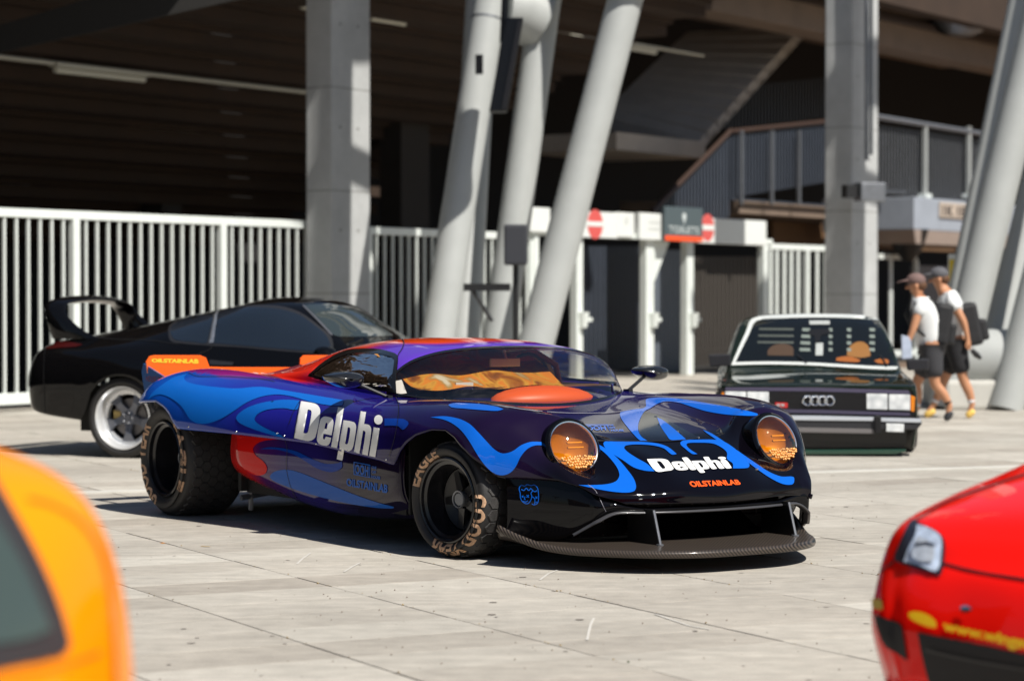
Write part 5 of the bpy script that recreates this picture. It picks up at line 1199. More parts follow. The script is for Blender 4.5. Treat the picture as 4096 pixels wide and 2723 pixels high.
M_trim = mat('satin trim', (.02, .02, .022), .3, coat=.3)
swn = pS([(1236, 400), (1245, 372), (1300, 335), (1400, 292), (1500, 262), (1560, 248), (1545, 330), (1520, 430), (1500, 492), (1420, 486), (1330, 478), (1262, 462)])
dwn = pS([(1590, 247), (1700, 236), (1800, 233), (1920, 236), (2020, 245), (2120, 268), (2200, 302), (2300, 375), (2370, 440), (2400, 520), (2380, 556), (2260, 550), (2000, 530), (1750, 508), (1550, 492), (1560, 400)])
rim_ = pS([(1222, 402), (1236, 360), (1300, 318), (1400, 274), (1500, 246), (1620, 228), (1800, 216), (1950, 216), (2080, 232), (2200, 280), (2320, 370), (2400, 440), (2420, 530), (2395, 572), (2260, 565), (2000, 545), (1750, 522), (1500, 508), (1330, 494), (1240, 475)])
sP.poly('window_trim', rim_, M_trim, sup, step=4, both=True, off=.002, maxlen=.6)
sP.poly('quarter_window', swn, M_sg, sup, step=4, both=True, off=.005, maxlen=.6, smooth=3)
sP.poly('door_window', dwn, M_sg, sup, step=4, both=True, off=.005, maxlen=.6, smooth=3)
sP.poly('window_pillar', pS([(1562, 252), (1590, 250), (1552, 490), (1520, 492)]), mat('bright trim', (.5, .52, .55), .25, metal=.8), sup, smooth=0, off=.008)
seam('roof_rail', pS([(700, 400), (860, 350), (1000, 305), (1200, 255), (1400, 212), (1600, 180), (1700, 168)]), .7, mat('bright trim'), sP, off=.004, parent=sup) if False else None
# windshield
wsp = p2([(700, 702), (760, 700), (820, 716), (860, 738), (905, 772), (880, 774), (800, 775), (770, 772), (740, 745)])
sP.poly('windshield', wsp, mat('clear dark glass', (.03, .04, .04), .05, coat=1., spec=.7), sup, step=3, smooth=3, off=.004, maxlen=.6)
seam('windshield_pillar', p2([(698, 703), (730, 735), (765, 772)]), 1.6, mat('satin pillar', (.22, .22, .24), .3, metal=.7), sP, off=.006, parent=sup)
sP.text('window_lettering', 'FASTURBIN', pS([(1335, 458), (1462, 458), (1468, 436), (1345, 432)]), mat('pale blue print', (.42, .5, .68), .4), sup, off=.04, maxlen=1)
sP.text('window_lettering', 'GARAGEWORKS', pS([(1322, 478), (1455, 480), (1458, 464), (1328, 462)]), mat('pale blue print'), sup, off=.02, maxlen=1)
# panel gaps, door, bumper joint, tail lamp, badge dots
seam('door_gap', pS([(1550, 495), (1520, 540), (1440, 575), (1400, 640), (1420, 800)]), .6, M_seam, sP, parent=sup)
seam('bumper_gap', pS([(330, 500), (320, 640), (320, 820), (325, 1000)]), .6, M_seam, sP, parent=sup)
seam('bumper_gap', pS([(330, 822), (450, 815), (620, 828)]), .6, M_seam, sP, parent=sup)
seam('belt_line', pS([(560, 420), (800, 462), (1050, 470), (1300, 500)]), .5, M_seam, sP, parent=sup)
sP.poly('door_handle', pS([(1528, 618), (1600, 626), (1700, 636), (1698, 656), (1600, 655), (1530, 648)]), M_trim, sup, step=3, smooth=3, off=.02)
sP.poly('tail_lamp', pS([(300, 520), (330, 492), (420, 484), (520, 490), (600, 505), (560, 520), (440, 528), (330, 535)]), mat('smoked red lamp', (.05, .006, .006), .08, coat=1.), sup, step=3, smooth=3, off=.008)
# rear hoop wing built as one swept section
wpts = [(-.62, -.62, 1.02), (-.72, -.63, 1.12), (-.82, -.62, 1.24), (-.86, -.57, 1.325), (-.865, -.45, 1.365), (-.86, -.2, 1.385), (-.86, 0, 1.39)]
wpts = [(x-.07, y, z-.005+.02*(z < 1.1)) for x, y, z in wpts]; wf = wpts+[(x, -y, z) for x, y, z in wpts[::-1][1:]]; ch = [.50, .34, .24, .22, .21, .21, .21]; chf = ch+ch[::-1][1:]
wf = cr(np.array(wf), 5); chf = cr(np.array(chf).reshape(-1, 1), 5)[:, 0]; n = len(wf); WG = np.zeros((n, 13, 3)); tn = np.gradient(wf, axis=0)
for i in range(n):
    t_ = tn[i]/np.linalg.norm(tn[i]); up = np.array([0, -t_[2], t_[1]]); up /= np.linalg.norm(up)+1e-9
    if i > n//2: pass
    for k in range(13):
        a = 2*math.pi*k/12; WG[i, k] = wf[i]+np.array([1, 0, 0])*(math.cos(a)*chf[i]/2+.03)+up*math.sin(a)*(.030 if True else 0)*(1.1-.5*math.cos(a))
gridmesh('rear_wing', WG, M_bk, sup)
# mirror
q = MB(); q.ell((2.02, -1.03, .93), (.10, .11, .065), 14, 9); q.box(2.0, 2.10, -.97, -.84, .88, .92); q.build('door_mirror', M_bk, sup, 'all'); q = MB(); q.ell((2.02, 1.03, .93), (.10, .11, .065), 14, 9); q.box(2.0, 2.10, .84, .97, .88, .92); q.build('door_mirror', M_bk, sup, 'all')
q = MB(); q.box(-.55, 3.4, -.72, .72, .22, .62); q.build('underbody', M_under, sup)
# wheels: deep polished lip, five twisted grey spokes, bolts, brake
def nice_wheel(parent, loc, side, Ro=.345, Ri=.262, w=.25, spoke_m=None, detail=True):
    wh = bpy.data.objects.new('wheel', None); COL.objects.link(wh); wh.parent = parent; wh.location = loc; wh.rotation_euler = (0, 0, 0 if side < 0 else math.pi)
    h = w/2; q = MB(); q.lathe(tyre_profile(Ro, Ri, w, .006, .02), 56); q.build('tyre', M_rubber, wh, True)
    q = MB(); q.lathe([(Ri+.006, -h*.95), (Ri+.008, -h*1.0), (Ri-.002, -h*1.0), (Ri-.010, -h*.9), (Ri-.030, -h*.55), (Ri-.034, -h*.28), (Ri-.062, -h*.24), (Ri-.066, h*.1)], 56); q.build('rim_lip', M_alu, wh, True)
    q = MB(); q.lathe([(Ri-.05, h*.0), (Ri-.055, h*.5), (.0005, h*.5)], 32); q.build('wheel_barrel', M_under, wh, True)
    q = MB(); q.lathe([(.16, h*.2), (.165, h*.1), (.05, h*.1), (.05, h*.2)], 32); q.build('brake_disc', M_brake, wh, True)
    if not detail: return wh
    sm = spoke_m or mat('gunmetal', (.16, .17, .20), .32, metal=.5)
    for k in range(5):
        q = MB(Matrix.Rotation(2*math.pi*k/5+.30, 4, 'Y')); ro = Ri-.06
        L_ = [(.045, -h*.15, -.045), (.10, -h*.22, -.03), (ro*.72, -h*.30, -.030), (ro, -h*.26, -.065)]; Rr_ = [(.045, -h*.15, .045), (.10, -h*.22, .03), (ro*.72, -h*.30, .034), (ro, -h*.26, .07)]
        a = cr(np.array(L_), 4); b = cr(np.array(Rr_), 4); poly = [tuple(p) for p in a]+[tuple(p) for p in b[::-1]]; q.prism(poly, (0, .03, 0)); q.build('spoke', sm, wh, bevel=.004)
    q = MB(); q.lathe([(.0005, -h*.30), (.028, -h*.30), (.032, -h*.22), (.06, -h*.18), (.06, 0)], 24); q.build('hub', sm, wh, True)
    for k in range(5):
        a = 2*math.pi*k/5; q = MB(); q.ell((.046*math.cos(a), -h*.22, .046*math.sin(a)), (.011, .016, .011), 8, 6); q.build('wheel_nut', M_chrome, wh, True)
    q = MB()
    for k in range(40):
        a = 2*math.pi*k/40; q.ell(((Ri-.048)*math.cos(a), -h*.30, (Ri-.048)*math.sin(a)), (.007, .008, .007), 6, 4)
    q.build('rim_bolts', M_chrome, wh, 'all', kind='stuff')
    q = MB(); q.prism([(-.165, -.0, -.06), (-.09, -.0, -.05), (-.09, 0, .05), (-.165, 0, .06)], (0, h*.3, 0)); q.build('brake_caliper', mat('gold caliper', (.45, .33, .12), .4, metal=.4), wh, bevel=.006)
    return wh
nice_wheel(sup, (0, -.80, .352), -1, .352, .268); nice_wheel(sup, (2.74, -.80, .345), -1); nice_wheel(sup, (0, .80, .352), 1, .352, .268, detail=False); nice_wheel(sup, (2.74, .80, .345), 1, detail=False)

# ================================================================== dark green sedan facing the camera
AY = 21.35; AX = (818.5-512)/FPX*AY
AYAW = R(-5)
af = Vector((math.sin(AYAW)*-1, -math.cos(AYAW), 0)).normalized(); af = Vector((-math.sin(-AYAW)*1.0, -math.cos(AYAW), 0)); af.normalize()
av = Vector((-af.y, af.x, 0))
AM = Matrix(((af.x, av.x, 0, AX), (af.y, av.y, 0, AY), (0, 0, 1, 0), (0, 0, 0, 1)))
aud = root('dark_sedan', 'dark green boxy sedan with four rings on the grille, slammed low and facing the viewer', 'car', AM)
M_gr = mat('dark green paint', (.010, .016, .011), .45, coat=1., coat_rough=.02, spec=0.)
# x forward (towards camera), x=0 at front face plane
def zpx(y, Y=AY): return at(512, y, Y).z
arows = [
 [(-4.55, .72, .40), (-4.58, .74, .58), (-4.55, .73, .72), (-4.5, .68, .80), (-4.5, .5, .82), (-4.5, .3, .83), (-4.5, .15, .83), (-4.5, 0, .83)],
 sr(-4.2, (.82, .25), (.86, .5), (.85, .72), (.78, .84), (.6, .87), (.4, .88), (.2, .88), (0, .88)),
 sr(-3.5, (.86, .22), (.89, .5), (.88, .74), (.80, .87), (.66, .93), (.45, .97), (.22, .99), (0, .99)),
 sr(-2.9, (.87, .22), (.90, .5), (.89, .75), (.83, .87), (.69, 1.15), (.52, 1.225), (.26, 1.25), (0, 1.255)),
 sr(-2.3, (.87, .22), (.90, .5), (.89, .75), (.83, .87), (.69, 1.19), (.54, 1.265), (.27, 1.285), (0, 1.29)),
 sr(-1.9, (.87, .22), (.90, .5), (.89, .745), (.83, .865), (.70, 1.18), (.56, 1.25), (.28, 1.27), (0, 1.275)),
 sr(-1.5, (.87, .22), (.90, .5), (.89, .74), (.83, .85), (.77, .985), (.70, 1.03), (.35, 1.06), (0, 1.07)),
 sr(-1.18, (.87, .22), (.90, .5), (.89, .73), (.83, .825), (.79, .85), (.70, .855), (.35, .865), (0, .87)),
 sr(-.8, (.87, .22), (.90, .5), (.89, .72), (.83, .80), (.76, .815), (.60, .82), (.32, .83), (0, .835)),
 sr(-.3, (.86, .2), (.885, .48), (.875, .70), (.82, .765), (.74, .775), (.58, .78), (.32, .785), (0, .79)),
 [(-.06, .84, .2), (-.04, .87, .46), (-.05, .86, .67), (-.06, .815, .725), (-.05, .74, .735), (-.05, .58, .74), (-.05, .32, .742), (-.05, 0, .745)],
 [(-.02, .82, .2), (.0, .85, .45), (.0, .84, .62), (.0, .81, .665), (0, .73, .672), (0, .58, .675), (0, .32, .675), (0, 0, .675)],
]

ZX, ZY = [0, .17, .45, .675, .745, .79, .835, .87, 1.07, 1.29], [-.02, .03, .30, .60, .63, .66, .70, .755, .98, 1.235]
arows = [[(x, y, float(np.interp(z, ZX, ZY))) for x, y, z in r] for r in arows]
alip = lambda x: arch(x, -3.35, .34, .24, arch(x, -.78, .34, .24, .07))
abody, _ = loft_car(aud, arows, M_gr, alip, nc=6)
def on_x(M_, px, py, x=0.):
    Mi = M_.inverted(); o = Mi @ CAM; d = Mi.to_3x3() @ ray(px, py); return o+d*((x-o.x)/d.x)
def aq(pts, x=0.): return [on_x(AM, *p, x) for p in pF(pts)]
def apart(name, pts, x, t, m, bevel=0, sm=False):
    q = MB(); P = aq(pts, x); q.prism(P, (-t, 0, 0)); return q.build(name, m, aud, bevel=bevel)
M_grb = mat('black grille plastic', (.006, .006, .007), .4)
M_chr2 = mat('soft chrome', (.60, .64, .70), .2, metal=.3, coat=.6)
q = MB(); q.prism([(-.25, -.835, .30), (-.02, -.83, .30), (-.012, -.80, .605), (-.25, -.8, .61)], (0, 0.0001, 0)) if False else None
apart('fascia', [(212, 960), (1560, 975), (1600, 1130), (1600, 1235), (210, 1230), (195, 1120)], -.006, .25, M_grb)
apart('upper_chrome_strip', [(265, 953), (900, 955), (1540, 975), (1552, 1000), (900, 982), (262, 975)], .012, .02, mat('lilac chrome', (.10, .09, .15), .3, metal=.3))
apart('lower_chrome_strip', [(262, 1100), (900, 1110), (1548, 1130), (1552, 1152), (900, 1134), (262, 1124)], .012, .02, mat('lilac chrome'))
for k in range(7):
    y0 = 990+k*17; apart('grille_slat', [(575, y0), (1240, y0+12), (1240, y0+18), (575, y0+6)], .006, .01, mat('grille slat', (.025, .025, .028), .35))
apart('hood_lip', [(230, 940), (1560, 955), (1560, 976), (250, 955)], .0, .06, M_gr)
M_hl = bpy.data.materials.new('ribbed headlamp'); M_hl.use_nodes = True; t = M_hl.node_tree; b = t.nodes['Principled BSDF']
v = t.nodes.new('ShaderNodeTexVoronoi'); v.inputs['Scale'].default_value = 14; tc = t.nodes.new('ShaderNodeTexCoord'); t.links.new(tc.outputs['Object'], v.inputs[0])
mx = t.nodes.new('ShaderNodeMix'); mx.data_type = 'RGBA'; mx.inputs[6].default_value = (.92, .94, .94, 1); mx.inputs[7].default_value = (.5, .53, .55, 1); t.links.new(v.outputs['Distance'], mx.inputs[0]); t.links.new(mx.outputs[2], b.inputs['Base Color']); b.inputs['Roughness'].default_value = .2; b.inputs['Coat Weight'].default_value = 1
for x0, x1, dy in ((262, 408, 0), (415, 567, 2), (1248, 1394, 16), (1403, 1552, 20)):
    apart('headlight', [(x0, 982+dy), (x1, 984+dy), (x1, 1094+dy), (x0, 1090+dy)], .016, .04, M_hl, .006)
M_ind = mat('orange indicator', (.75, .22, .01), .25, coat=.6)
apart('indicator', [(1556, 1008), (1588, 1020), (1580, 1125), (1556, 1120)], .0, .10, M_ind, .004); apart('indicator', [(238, 990), (259, 985), (259, 1088), (232, 1085)], .0, .10, M_ind, .004)
for cx_ in (836, 887, 938, 989):
    P = aq([(cx_, 1046)], .018)[0]; q = MB(); n = 22; r0 = .0405; q.tube([(P.x, P.y+r0*math.cos(2*math.pi*k/n), P.z+r0*math.sin(2*math.pi*k/n)) for k in range(n+1)], .0075, 6, caps=False); q.build('ring_badge', M_chrome, aud, True)
apart('red_badge', [(612, 1058), (698, 1061), (698, 1096), (612, 1093)], .016, .01, mat('badge red', (.55, .03, .03), .4))
for k in (0, 1): apart('badge_mark', [(622+k*30, 1068), (645+k*30, 1069), (645+k*30, 1086), (622+k*30, 1085)], .018, .002, mat('badge grey', (.4, .4, .4), .4))
apart('bumper', [(196, 1140), (900, 1148), (1625, 1168), (1636, 1205), (1600, 1250), (900, 1245), (200, 1238)], .11, .35, mat('bumper rubber', (.022, .022, .026), .5), .012)
apart('bumper_chrome', [(200, 1146), (900, 1152), (1300, 1162), (1300, 1188), (900, 1184), (200, 1178)], .122, .05, M_chr2, .006); apart('bumper_chrome', [(1345, 1166), (1625, 1172), (1630, 1200), (1345, 1192)], .122, .05, M_chr2, .006)
apart('overrider', [(1305, 1150), (1350, 1152), (1352, 1272), (1308, 1272)], .145, .05, M_grb, .01); apart('overrider', [(470, 1140), (512, 1142), (514, 1262), (472, 1262)], .145, .05, M_grb, .01)
apart('bumper_foot', [(560, 1228), (1300, 1244), (1300, 1276), (560, 1262)], .115, .03, mat('grey strip', (.16, .15, .15), .4), .004)
apart('fog_lamp', [(1385, 1204), (1510, 1208), (1508, 1266), (1385, 1262)], .13, .04, M_hl, .006)
apart('valance', [(300, 1236), (1530, 1250), (1525, 1330), (1500, 1405), (330, 1395), (310, 1300)], -.06, .2, mat('valance black', (.004, .006, .005), .3, coat=.4))
apart('front_lip', [(300, 1384), (900, 1388), (1520, 1384), (1528, 1400), (1450, 1420), (900, 1422), (380, 1422), (290, 1404)], .07, .22, mat('lip green', (.012, .05, .03), .25, coat=1.), .01)
aP = Proj(AM, bvh_of([abody]))
outer = [(452, 482), (620, 457), (925, 450), (1250, 460), (1392, 484), (1440, 590), (1490, 710), (1530, 832), (1400, 838), (1100, 822), (840, 806), (560, 800), (306, 806), (355, 690), (410, 570)]
inner = [(480, 498), (640, 481), (925, 474), (1240, 484), (1374, 508), (1418, 598), (1466, 710), (1506, 812), (1380, 816), (1100, 802), (840, 787), (560, 781), (334, 786), (380, 690), (430, 590)]
V, F = tri2d(closed_smooth(pF(outer), 3), 3, closed_smooth(pF(inner), 3)); aP.mesh('windshield_chrome', V, F, mat('pale chrome', (.72, .75, .72), .25, metal=.15, coat=.5), aud, off=.012, maxlen=.6)
M_aglass = mat('dark windscreen', (.006, .007, .006), .04, coat=1., spec=.6)
aP.poly('windshield', pF(inner), M_aglass, aud, step=4, smooth=3, off=.006, maxlen=.6)
# cabin glimpses laid flat on the screen: seat backs, orange cloth, painted daylight patches
def aflat(name, pts, m, off=.008): aP.poly(name, pF(pts), m, aud, step=3, smooth=3, off=off, maxlen=.6)
aflat('seat_glimpse', [(1110, 735), (1120, 690), (1160, 650), (1215, 640), (1260, 670), (1275, 740), (1200, 752)], mat('amber cloth', (.22, .09, .012), .6))
aflat('dash_clutter', [(1040, 752), (1130, 742), (1205, 768), (1190, 782), (1090, 778), (1035, 772)], mat('orange print dull', (.28, .08, .01), .5)); aflat('dash_clutter', [(1300, 772), (1345, 758), (1400, 768), (1400, 792), (1330, 790)], mat('orange print dull'))
aflat('dash_paper', [(895, 650), (945, 648), (943, 735), (892, 735)], mat('pale paper', (.36, .38, .37), .6)); aflat('seat_glimpse', [(560, 700), (600, 665), (680, 655), (735, 680), (738, 738), (560, 735)], mat('brown cloth', (.05, .025, .012), .8))
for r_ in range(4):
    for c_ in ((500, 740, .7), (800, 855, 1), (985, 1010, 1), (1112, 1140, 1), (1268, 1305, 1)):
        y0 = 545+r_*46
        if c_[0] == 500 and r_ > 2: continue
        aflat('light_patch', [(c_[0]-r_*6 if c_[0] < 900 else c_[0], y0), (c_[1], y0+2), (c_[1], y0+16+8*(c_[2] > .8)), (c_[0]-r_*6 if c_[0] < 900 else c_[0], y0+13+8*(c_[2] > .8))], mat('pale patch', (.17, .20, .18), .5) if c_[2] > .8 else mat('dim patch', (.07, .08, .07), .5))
aflat('mirror_card', [(848, 496), (990, 496), (992, 522), (850, 522)], mat('pale paper'), .012)
aflat('rear_view_mirror', [(850, 560), (985, 555), (990, 580), (930, 600), (920, 640), (890, 645), (880, 600), (845, 590)], M_grb, .011)
for pts in ([(760, 735), (800, 765), (830, 798)], [(1340, 740), (1370, 780), (1385, 825)]): seam('wiper', pF(pts), 1.2, M_grb, aP, off=.02, parent=aud)
seam('hood_gap', pF([(300, 812), (280, 880), (262, 945)]), .7, M_seam, aP, parent=aud); seam('hood_gap', pF([(1535, 838), (1545, 890), (1552, 955)]), .7, M_seam, aP, parent=aud)
seam('roof_gutter', pF([(480, 462), (700, 440), (925, 436), (1200, 442), (1370, 462)]), .8, mat('dark green paint'), aP, parent=aud)
for x0, x1, y0, y1, d in ((146, 300, 722, 806, 0), (1528, 1682, 755, 832, 0)):
    P = [on_x(AM, *p, -1.22) for p in pF([(x0, y0+6), (x1, y0), (x1, y1), (x0+8, y1+4)])]; q = MB(); q.prism(P, (-.12, 0, 0)); q.build('door_mirror', mat('mirror plastic', (.018, .018, .022), .45), aud, bevel=.012)
for y in (-.80, .80):
    for x in (-.70, -3.35):
        q = MB(Matrix.Translation((x, y, .285))); q.lathe(tyre_profile(.285, .19, .20, .006, .03), 40); q.build('tyre', M_rubber, aud, True)
        q = MB(Matrix.Translation((x, y, .285))); q.lathe([(.195, -.095), (.19, -.10), (.17, -.05), (.05, -.07), (.0005, -.07)] if y < 0 else [(.195, .095), (.19, .10), (.17, .05), (.05, .07), (.0005, .07)], 32); q.build('rim', M_alu, aud, True)
q = MB(); q.box(-4.4, -.1, -.62, .62, .1, .5); q.build('underbody', M_under, aud)

# ================================================================== two walkers
M_skin = mat('tanned skin', (.50, .24, .13), .55); M_tee = mat('white cotton', (.74, .76, .76), .85, noise=.05, nscale=12)
M_short = mat('black cotton', (.014, .014, .017), .85); M_short2 = mat('charcoal cotton', (.035, .035, .04), .85); M_pack = mat('black nylon', (.012, .012, .014), .6, noise=.4, nscale=14)
def skin(name, chains, m, parent, lv=2):
    """chains: list of lists of (px, py, Y, radius); points that share coordinates are joined"""
    vs = []; rs = []; es = []; idx = {}
    for ch in chains:
        prev = None
        for (px, py, Y, r_) in ch:
            k = (round(px, 2), round(py, 2), round(Y, 3))
            if k not in idx: idx[k] = len(vs); vs.append(at(px, py, Y)-RM[parent].to_translation()); rs.append(r_)
            if prev is not None and prev != idx[k]: es.append((prev, idx[k]))
            prev = idx[k]
    me = bpy.data.meshes.new(name); me.from_pydata([tuple(v) for v in vs], es, []); o = link(name, me, parent, m)
    md = o.modifiers.new('skin', 'SKIN'); md.use_smooth_shade = True; sv_ = me.skin_vertices[0].data
    for i, r_ in enumerate(rs): sv_[i].radius = (r_, r_) if not isinstance(r_, tuple) else r_
    sv_[0].use_root = True
    s2 = o.modifiers.new('sub', 'SUBSURF'); s2.levels = lv; s2.render_levels = lv
    return o
def person(label, Y, J, tee, shorts, socks, shoes, cap_m, label2=None):
    g = at(J['hip'][0], 420, Y); r_ = root('person', label, 'person', Matrix.Translation((g.x, g.y, 0)), 'two people walking past')
    hx, hy = J['head']; nk = J['neck']; ch_ = J['chest']; hp = J['hip']; n, f = Y-.16, Y+.16
    def P(k, dy=0): return (*J[k], Y+dy)
    hip = (hp[0], hp[1], Y)
    body_ = [[(*hip, .15), (hp[0]*.5+ch_[0]*.5, hp[1]*.5+ch_[1]*.5, Y, .135), (*ch_, Y, .155), (*nk, Y, .062), (hx+.6, hy+5, Y, .075), (hx, hy, Y, .098), (hx+.3, hy-5, Y, .088)],
             [(*hip, .15), (J['hipn'][0], J['hipn'][1], Y-.09, .10), (*J['kneen'], Y-.10, .062), ((J['kneen'][0]+J['ankn'][0])/2+1, (J['kneen'][1]+J['ankn'][1])/2-1, Y-.10, .060), (*J['ankn'], Y-.10, .036), (*J['toen'], Y-.10, .034)],
             [(*hip, .15), (J['hipn'][0]-1, J['hipn'][1], Y+.09, .10), (*J['kneef'], Y+.10, .062), ((J['kneef'][0]+J['ankf'][0])/2+1, (J['kneef'][1]+J['ankf'][1])/2-1, Y+.10, .058), (*J['ankf'], Y+.10, .036), (*J['toef'], Y+.10, .034)],
             [(*ch_, Y, .155), (J['sh'][0], J['sh'][1], Y-.17, .062), (*J['elb'], Y-.22, .043), (*J['wr'], Y-.22, .028), (J['wr'][0]+J['hd'][0]*.5, J['wr'][1]+3.2, Y-.22, .036)],
             [(*ch_, Y, .155), (J['sh'][0]-1, J['sh'][1], Y+.17, .062), (J['elb2'][0], J['elb2'][1], Y+.22, .043), (J['wr2'][0], J['wr2'][1], Y+.22, .028), (J['wr2'][0]-.5, J['wr2'][1]+3.2, Y+.22, .036)]]
    for wx, wy, yy, dd in ((J['wr'][0]+J['hd'][0]*.5, J['wr'][1]+3.2, Y-.22, J['hd'][0]), (J['wr2'][0]-.5, J['wr2'][1]+3.2, Y+.22, -1)):
        for k, (dx, ln) in enumerate(((-1.8, 5.5), (-.6, 6.6), (.6, 6.4), (1.7, 5.2))):
            body_.append([(wx, wy, yy, .036), (wx+dx, wy+ln*.6, yy+(k-1.5)*.012, .010), (wx+dx+dd*.8, wy+ln, yy+(k-1.5)*.012, .008)])
        body_.append([(wx, wy, yy, .036), (wx-2.6, wy+1.2, yy-.02, .011), (wx-3.0, wy+3.4, yy-.02, .009)])
    skin('body', body_, M_skin, r_)
    sk = lambda nm, c, m: skin(nm, c, m, r_)
    sk('t_shirt', [[(hp[0], hp[1]+12, Y, .17), (hp[0]*.5+ch_[0]*.5, hp[1]*.5+ch_[1]*.5+2, Y, .185), (*ch_, Y, .185), (nk[0]*.75+ch_[0]*.25, nk[1]*.7+ch_[1]*.3, Y, .10)],
                   [(*ch_, Y, .185), (J['sh'][0], J['sh'][1], Y-.17, .095), (J['sh'][0]*.45+J['elb'][0]*.55, J['sh'][1]*.45+J['elb'][1]*.55, Y-.21, .085)],
                   [(*ch_, Y, .185), (J['sh'][0]-1, J['sh'][1], Y+.17, .095), (J['sh'][0]*.45+J['elb2'][0]*.55, J['sh'][1]*.45+J['elb2'][1]*.55, Y+.21, .085)]], tee)
    kn, kf = J['kneen'], J['kneef']
    sk('shorts', [[(hp[0], hp[1]-9, Y, .155), (J['hipn'][0], J['hipn'][1], Y-.085, .135), (J['hipn'][0]*.18+kn[0]*.82, J['hipn'][1]*.18+kn[1]*.82, Y-.10, .108)], [(hp[0], hp[1]-9, Y, .155), (J['hipn'][0]-1, J['hipn'][1], Y+.085, .135), (J['hipn'][0]*.18+kf[0]*.82, J['hipn'][1]*.18+kf[1]*.82, Y+.10, .108)]], shorts)
    for a, t_, dy, sm_ in (('ankn', 'toen', -.10, socks[0]), ('ankf', 'toef', .10, socks[1])):
        A_ = J[a]; kk = J['kneen'] if a == 'ankn' else J['kneef']; sk('sock', [[(A_[0]*.72+kk[0]*.28, A_[1]*.72+kk[1]*.28, Y+dy, .056), (*A_, Y+dy, .048)]], sm_)
        T_ = J[t_]; sk('shoe', [[(A_[0]+1.5, A_[1]+4.5, Y+dy, .048), ((A_[0]+T_[0])/2, (A_[1]*.3+T_[1]*.7)+.3, Y+dy, .05), (T_[0]-2, T_[1], Y+dy, .038)]], shoes)
    c = at(hx+.4, hy-4, Y)-RM[r_].to_translation(); q = MB(); q.ell(c, (.112, .098, .085), 20, 10); q.prism([c+Vector((-.09, -.07, .0)), c+Vector((-.21, -.05, -.03)), c+Vector((-.21, .05, -.03)), c+Vector((-.09, .07, .0))], (0, 0, .015)); q.build('cap', cap_m, r_, 'all')
    q = MB(); c2 = at(hx-8.4, hy+3, Y-.0)-RM[r_].to_translation(); q.ell(c2, (.020, .015, .024), 8, 6); q.build('nose', M_skin, r_, 'all')
    q = MB(); c2 = at(hx+1, hy+2, Y-.095)-RM[r_].to_translation(); q.ell(c2, (.022, .014, .034), 8, 6); q.build('ear', M_skin, r_, 'all')
    q = MB(); c2 = at(hx-6.6, hy+.6, Y-.07)-RM[r_].to_translation(); q.ell(c2, (.012, .012, .009), 8, 5); q.build('eye', M_black, r_, 'all')
    q = MB(); c2 = at(hx+4, hy+1, Y)-RM[r_].to_translation(); q.ell(c2, (.085, .088, .07), 14, 8); q.build('hair', mat('brown hair', (.10, .045, .02), .8), r_, 'all')
    return r_
YW = 27.2
JA = dict(head=(915.5, 284), neck=(919.5, 295), chest=(924, 310), hip=(931.5, 345), hipn=(932, 355), kneen=(935, 384), ankn=(950, 405), toen=(946.5, 420), kneef=(916, 383), ankf=(917, 408), toef=(909, 420), sh=(921, 303), elb=(913, 329), wr=(907.5, 343), hd=(-1, 0), elb2=(930, 328), wr2=(925, 345))
pa = person('person in white t-shirt, charcoal shorts and brown cap, carrying a pale bag', YW, JA, M_tee, M_short2, (mat('black sock', (.01, .01, .01), .8), mat('white sock', (.7, .7, .72), .8)), mat('dark shoe', (.03, .03, .035), .6), mat('brown cap', (.16, .10, .09), .8))
JB = dict(head=(938.5, 277.5), neck=(943, 288.5), chest=(949, 303), hip=(957, 340), hipn=(957, 350), kneen=(963.5, 380), ankn=(972.5, 404), toen=(968, 416.5), kneef=(943.5, 380), ankf=(934, 404), toef=(926, 415.5), sh=(950, 297), elb=(964, 322), wr=(968, 340), hd=(1, 0), elb2=(955, 322), wr2=(947, 342))
YW2 = 28.0
pb = person('person in white t-shirt, black shorts and grey cap, nearer the right pipes', YW2, JB, M_tee, M_short, (mat('white sock'), mat('white sock')), mat('yellow white shoe', (.75, .50, .12), .6, noise=.3, nscale=10), mat('grey cap', (.09, .09, .10), .8))
def backpack(cx_, cy_, Y, label, w=.13, h=.24, tilt=R(10)):
    c = at(cx_, cy_, Y); r_ = root('backpack', label, 'backpack', Matrix.Translation(c) @ Matrix.Rotation(tilt, 4, 'Y'), 'backpacks of the two walkers')
    q = MB(); q.box(-w*.8, w*.8, -.15, .15, -h, h); q.build('main_bag', M_pack, r_, bevel=.05); q = MB(); q.box(w*.6, w*1.35, -.12, .12, -h*.85, h*.15); q.build('front_pocket', M_pack, r_, bevel=.035)
    for s_ in (-1, 1):
        q = MB(); q.tube([(-w*.7, s_*.10, h*.85), (-w*1.5, s_*.15, h*1.05), (-w*2.7, s_*.20, h*.75), (-w*2.9, s_*.19, h*.2), (-w*2.0, s_*.185, -h*.5), (-w*.8, s_*.12, -h*.8)], .017, 8); q.build('strap', M_pack, r_, True)
backpack(940.5, 324, YW, 'black backpack worn by the walker nearer the sedan'); backpack(969, 324, YW2, 'black backpack worn by the walker nearer the right pipes', .14, .25, R(-12))
c = at(906.5, 346, YW-.26); q = MB(Matrix.Translation(c)); q.prism([(-.05, -.02, -.14), (.06, -.02, -.13), (.05, -.02, .06), (.02, -.02, .11), (-.06, -.02, .13)], (0, .05, 0)); o = q.build('paper_bag', mat('pale blue paper', (.42, .48, .6), .6, noise=.2, nscale=12), bevel=.008); tag(o, 'pale blue and white bag held in the left walker\'s hand', 'bag')
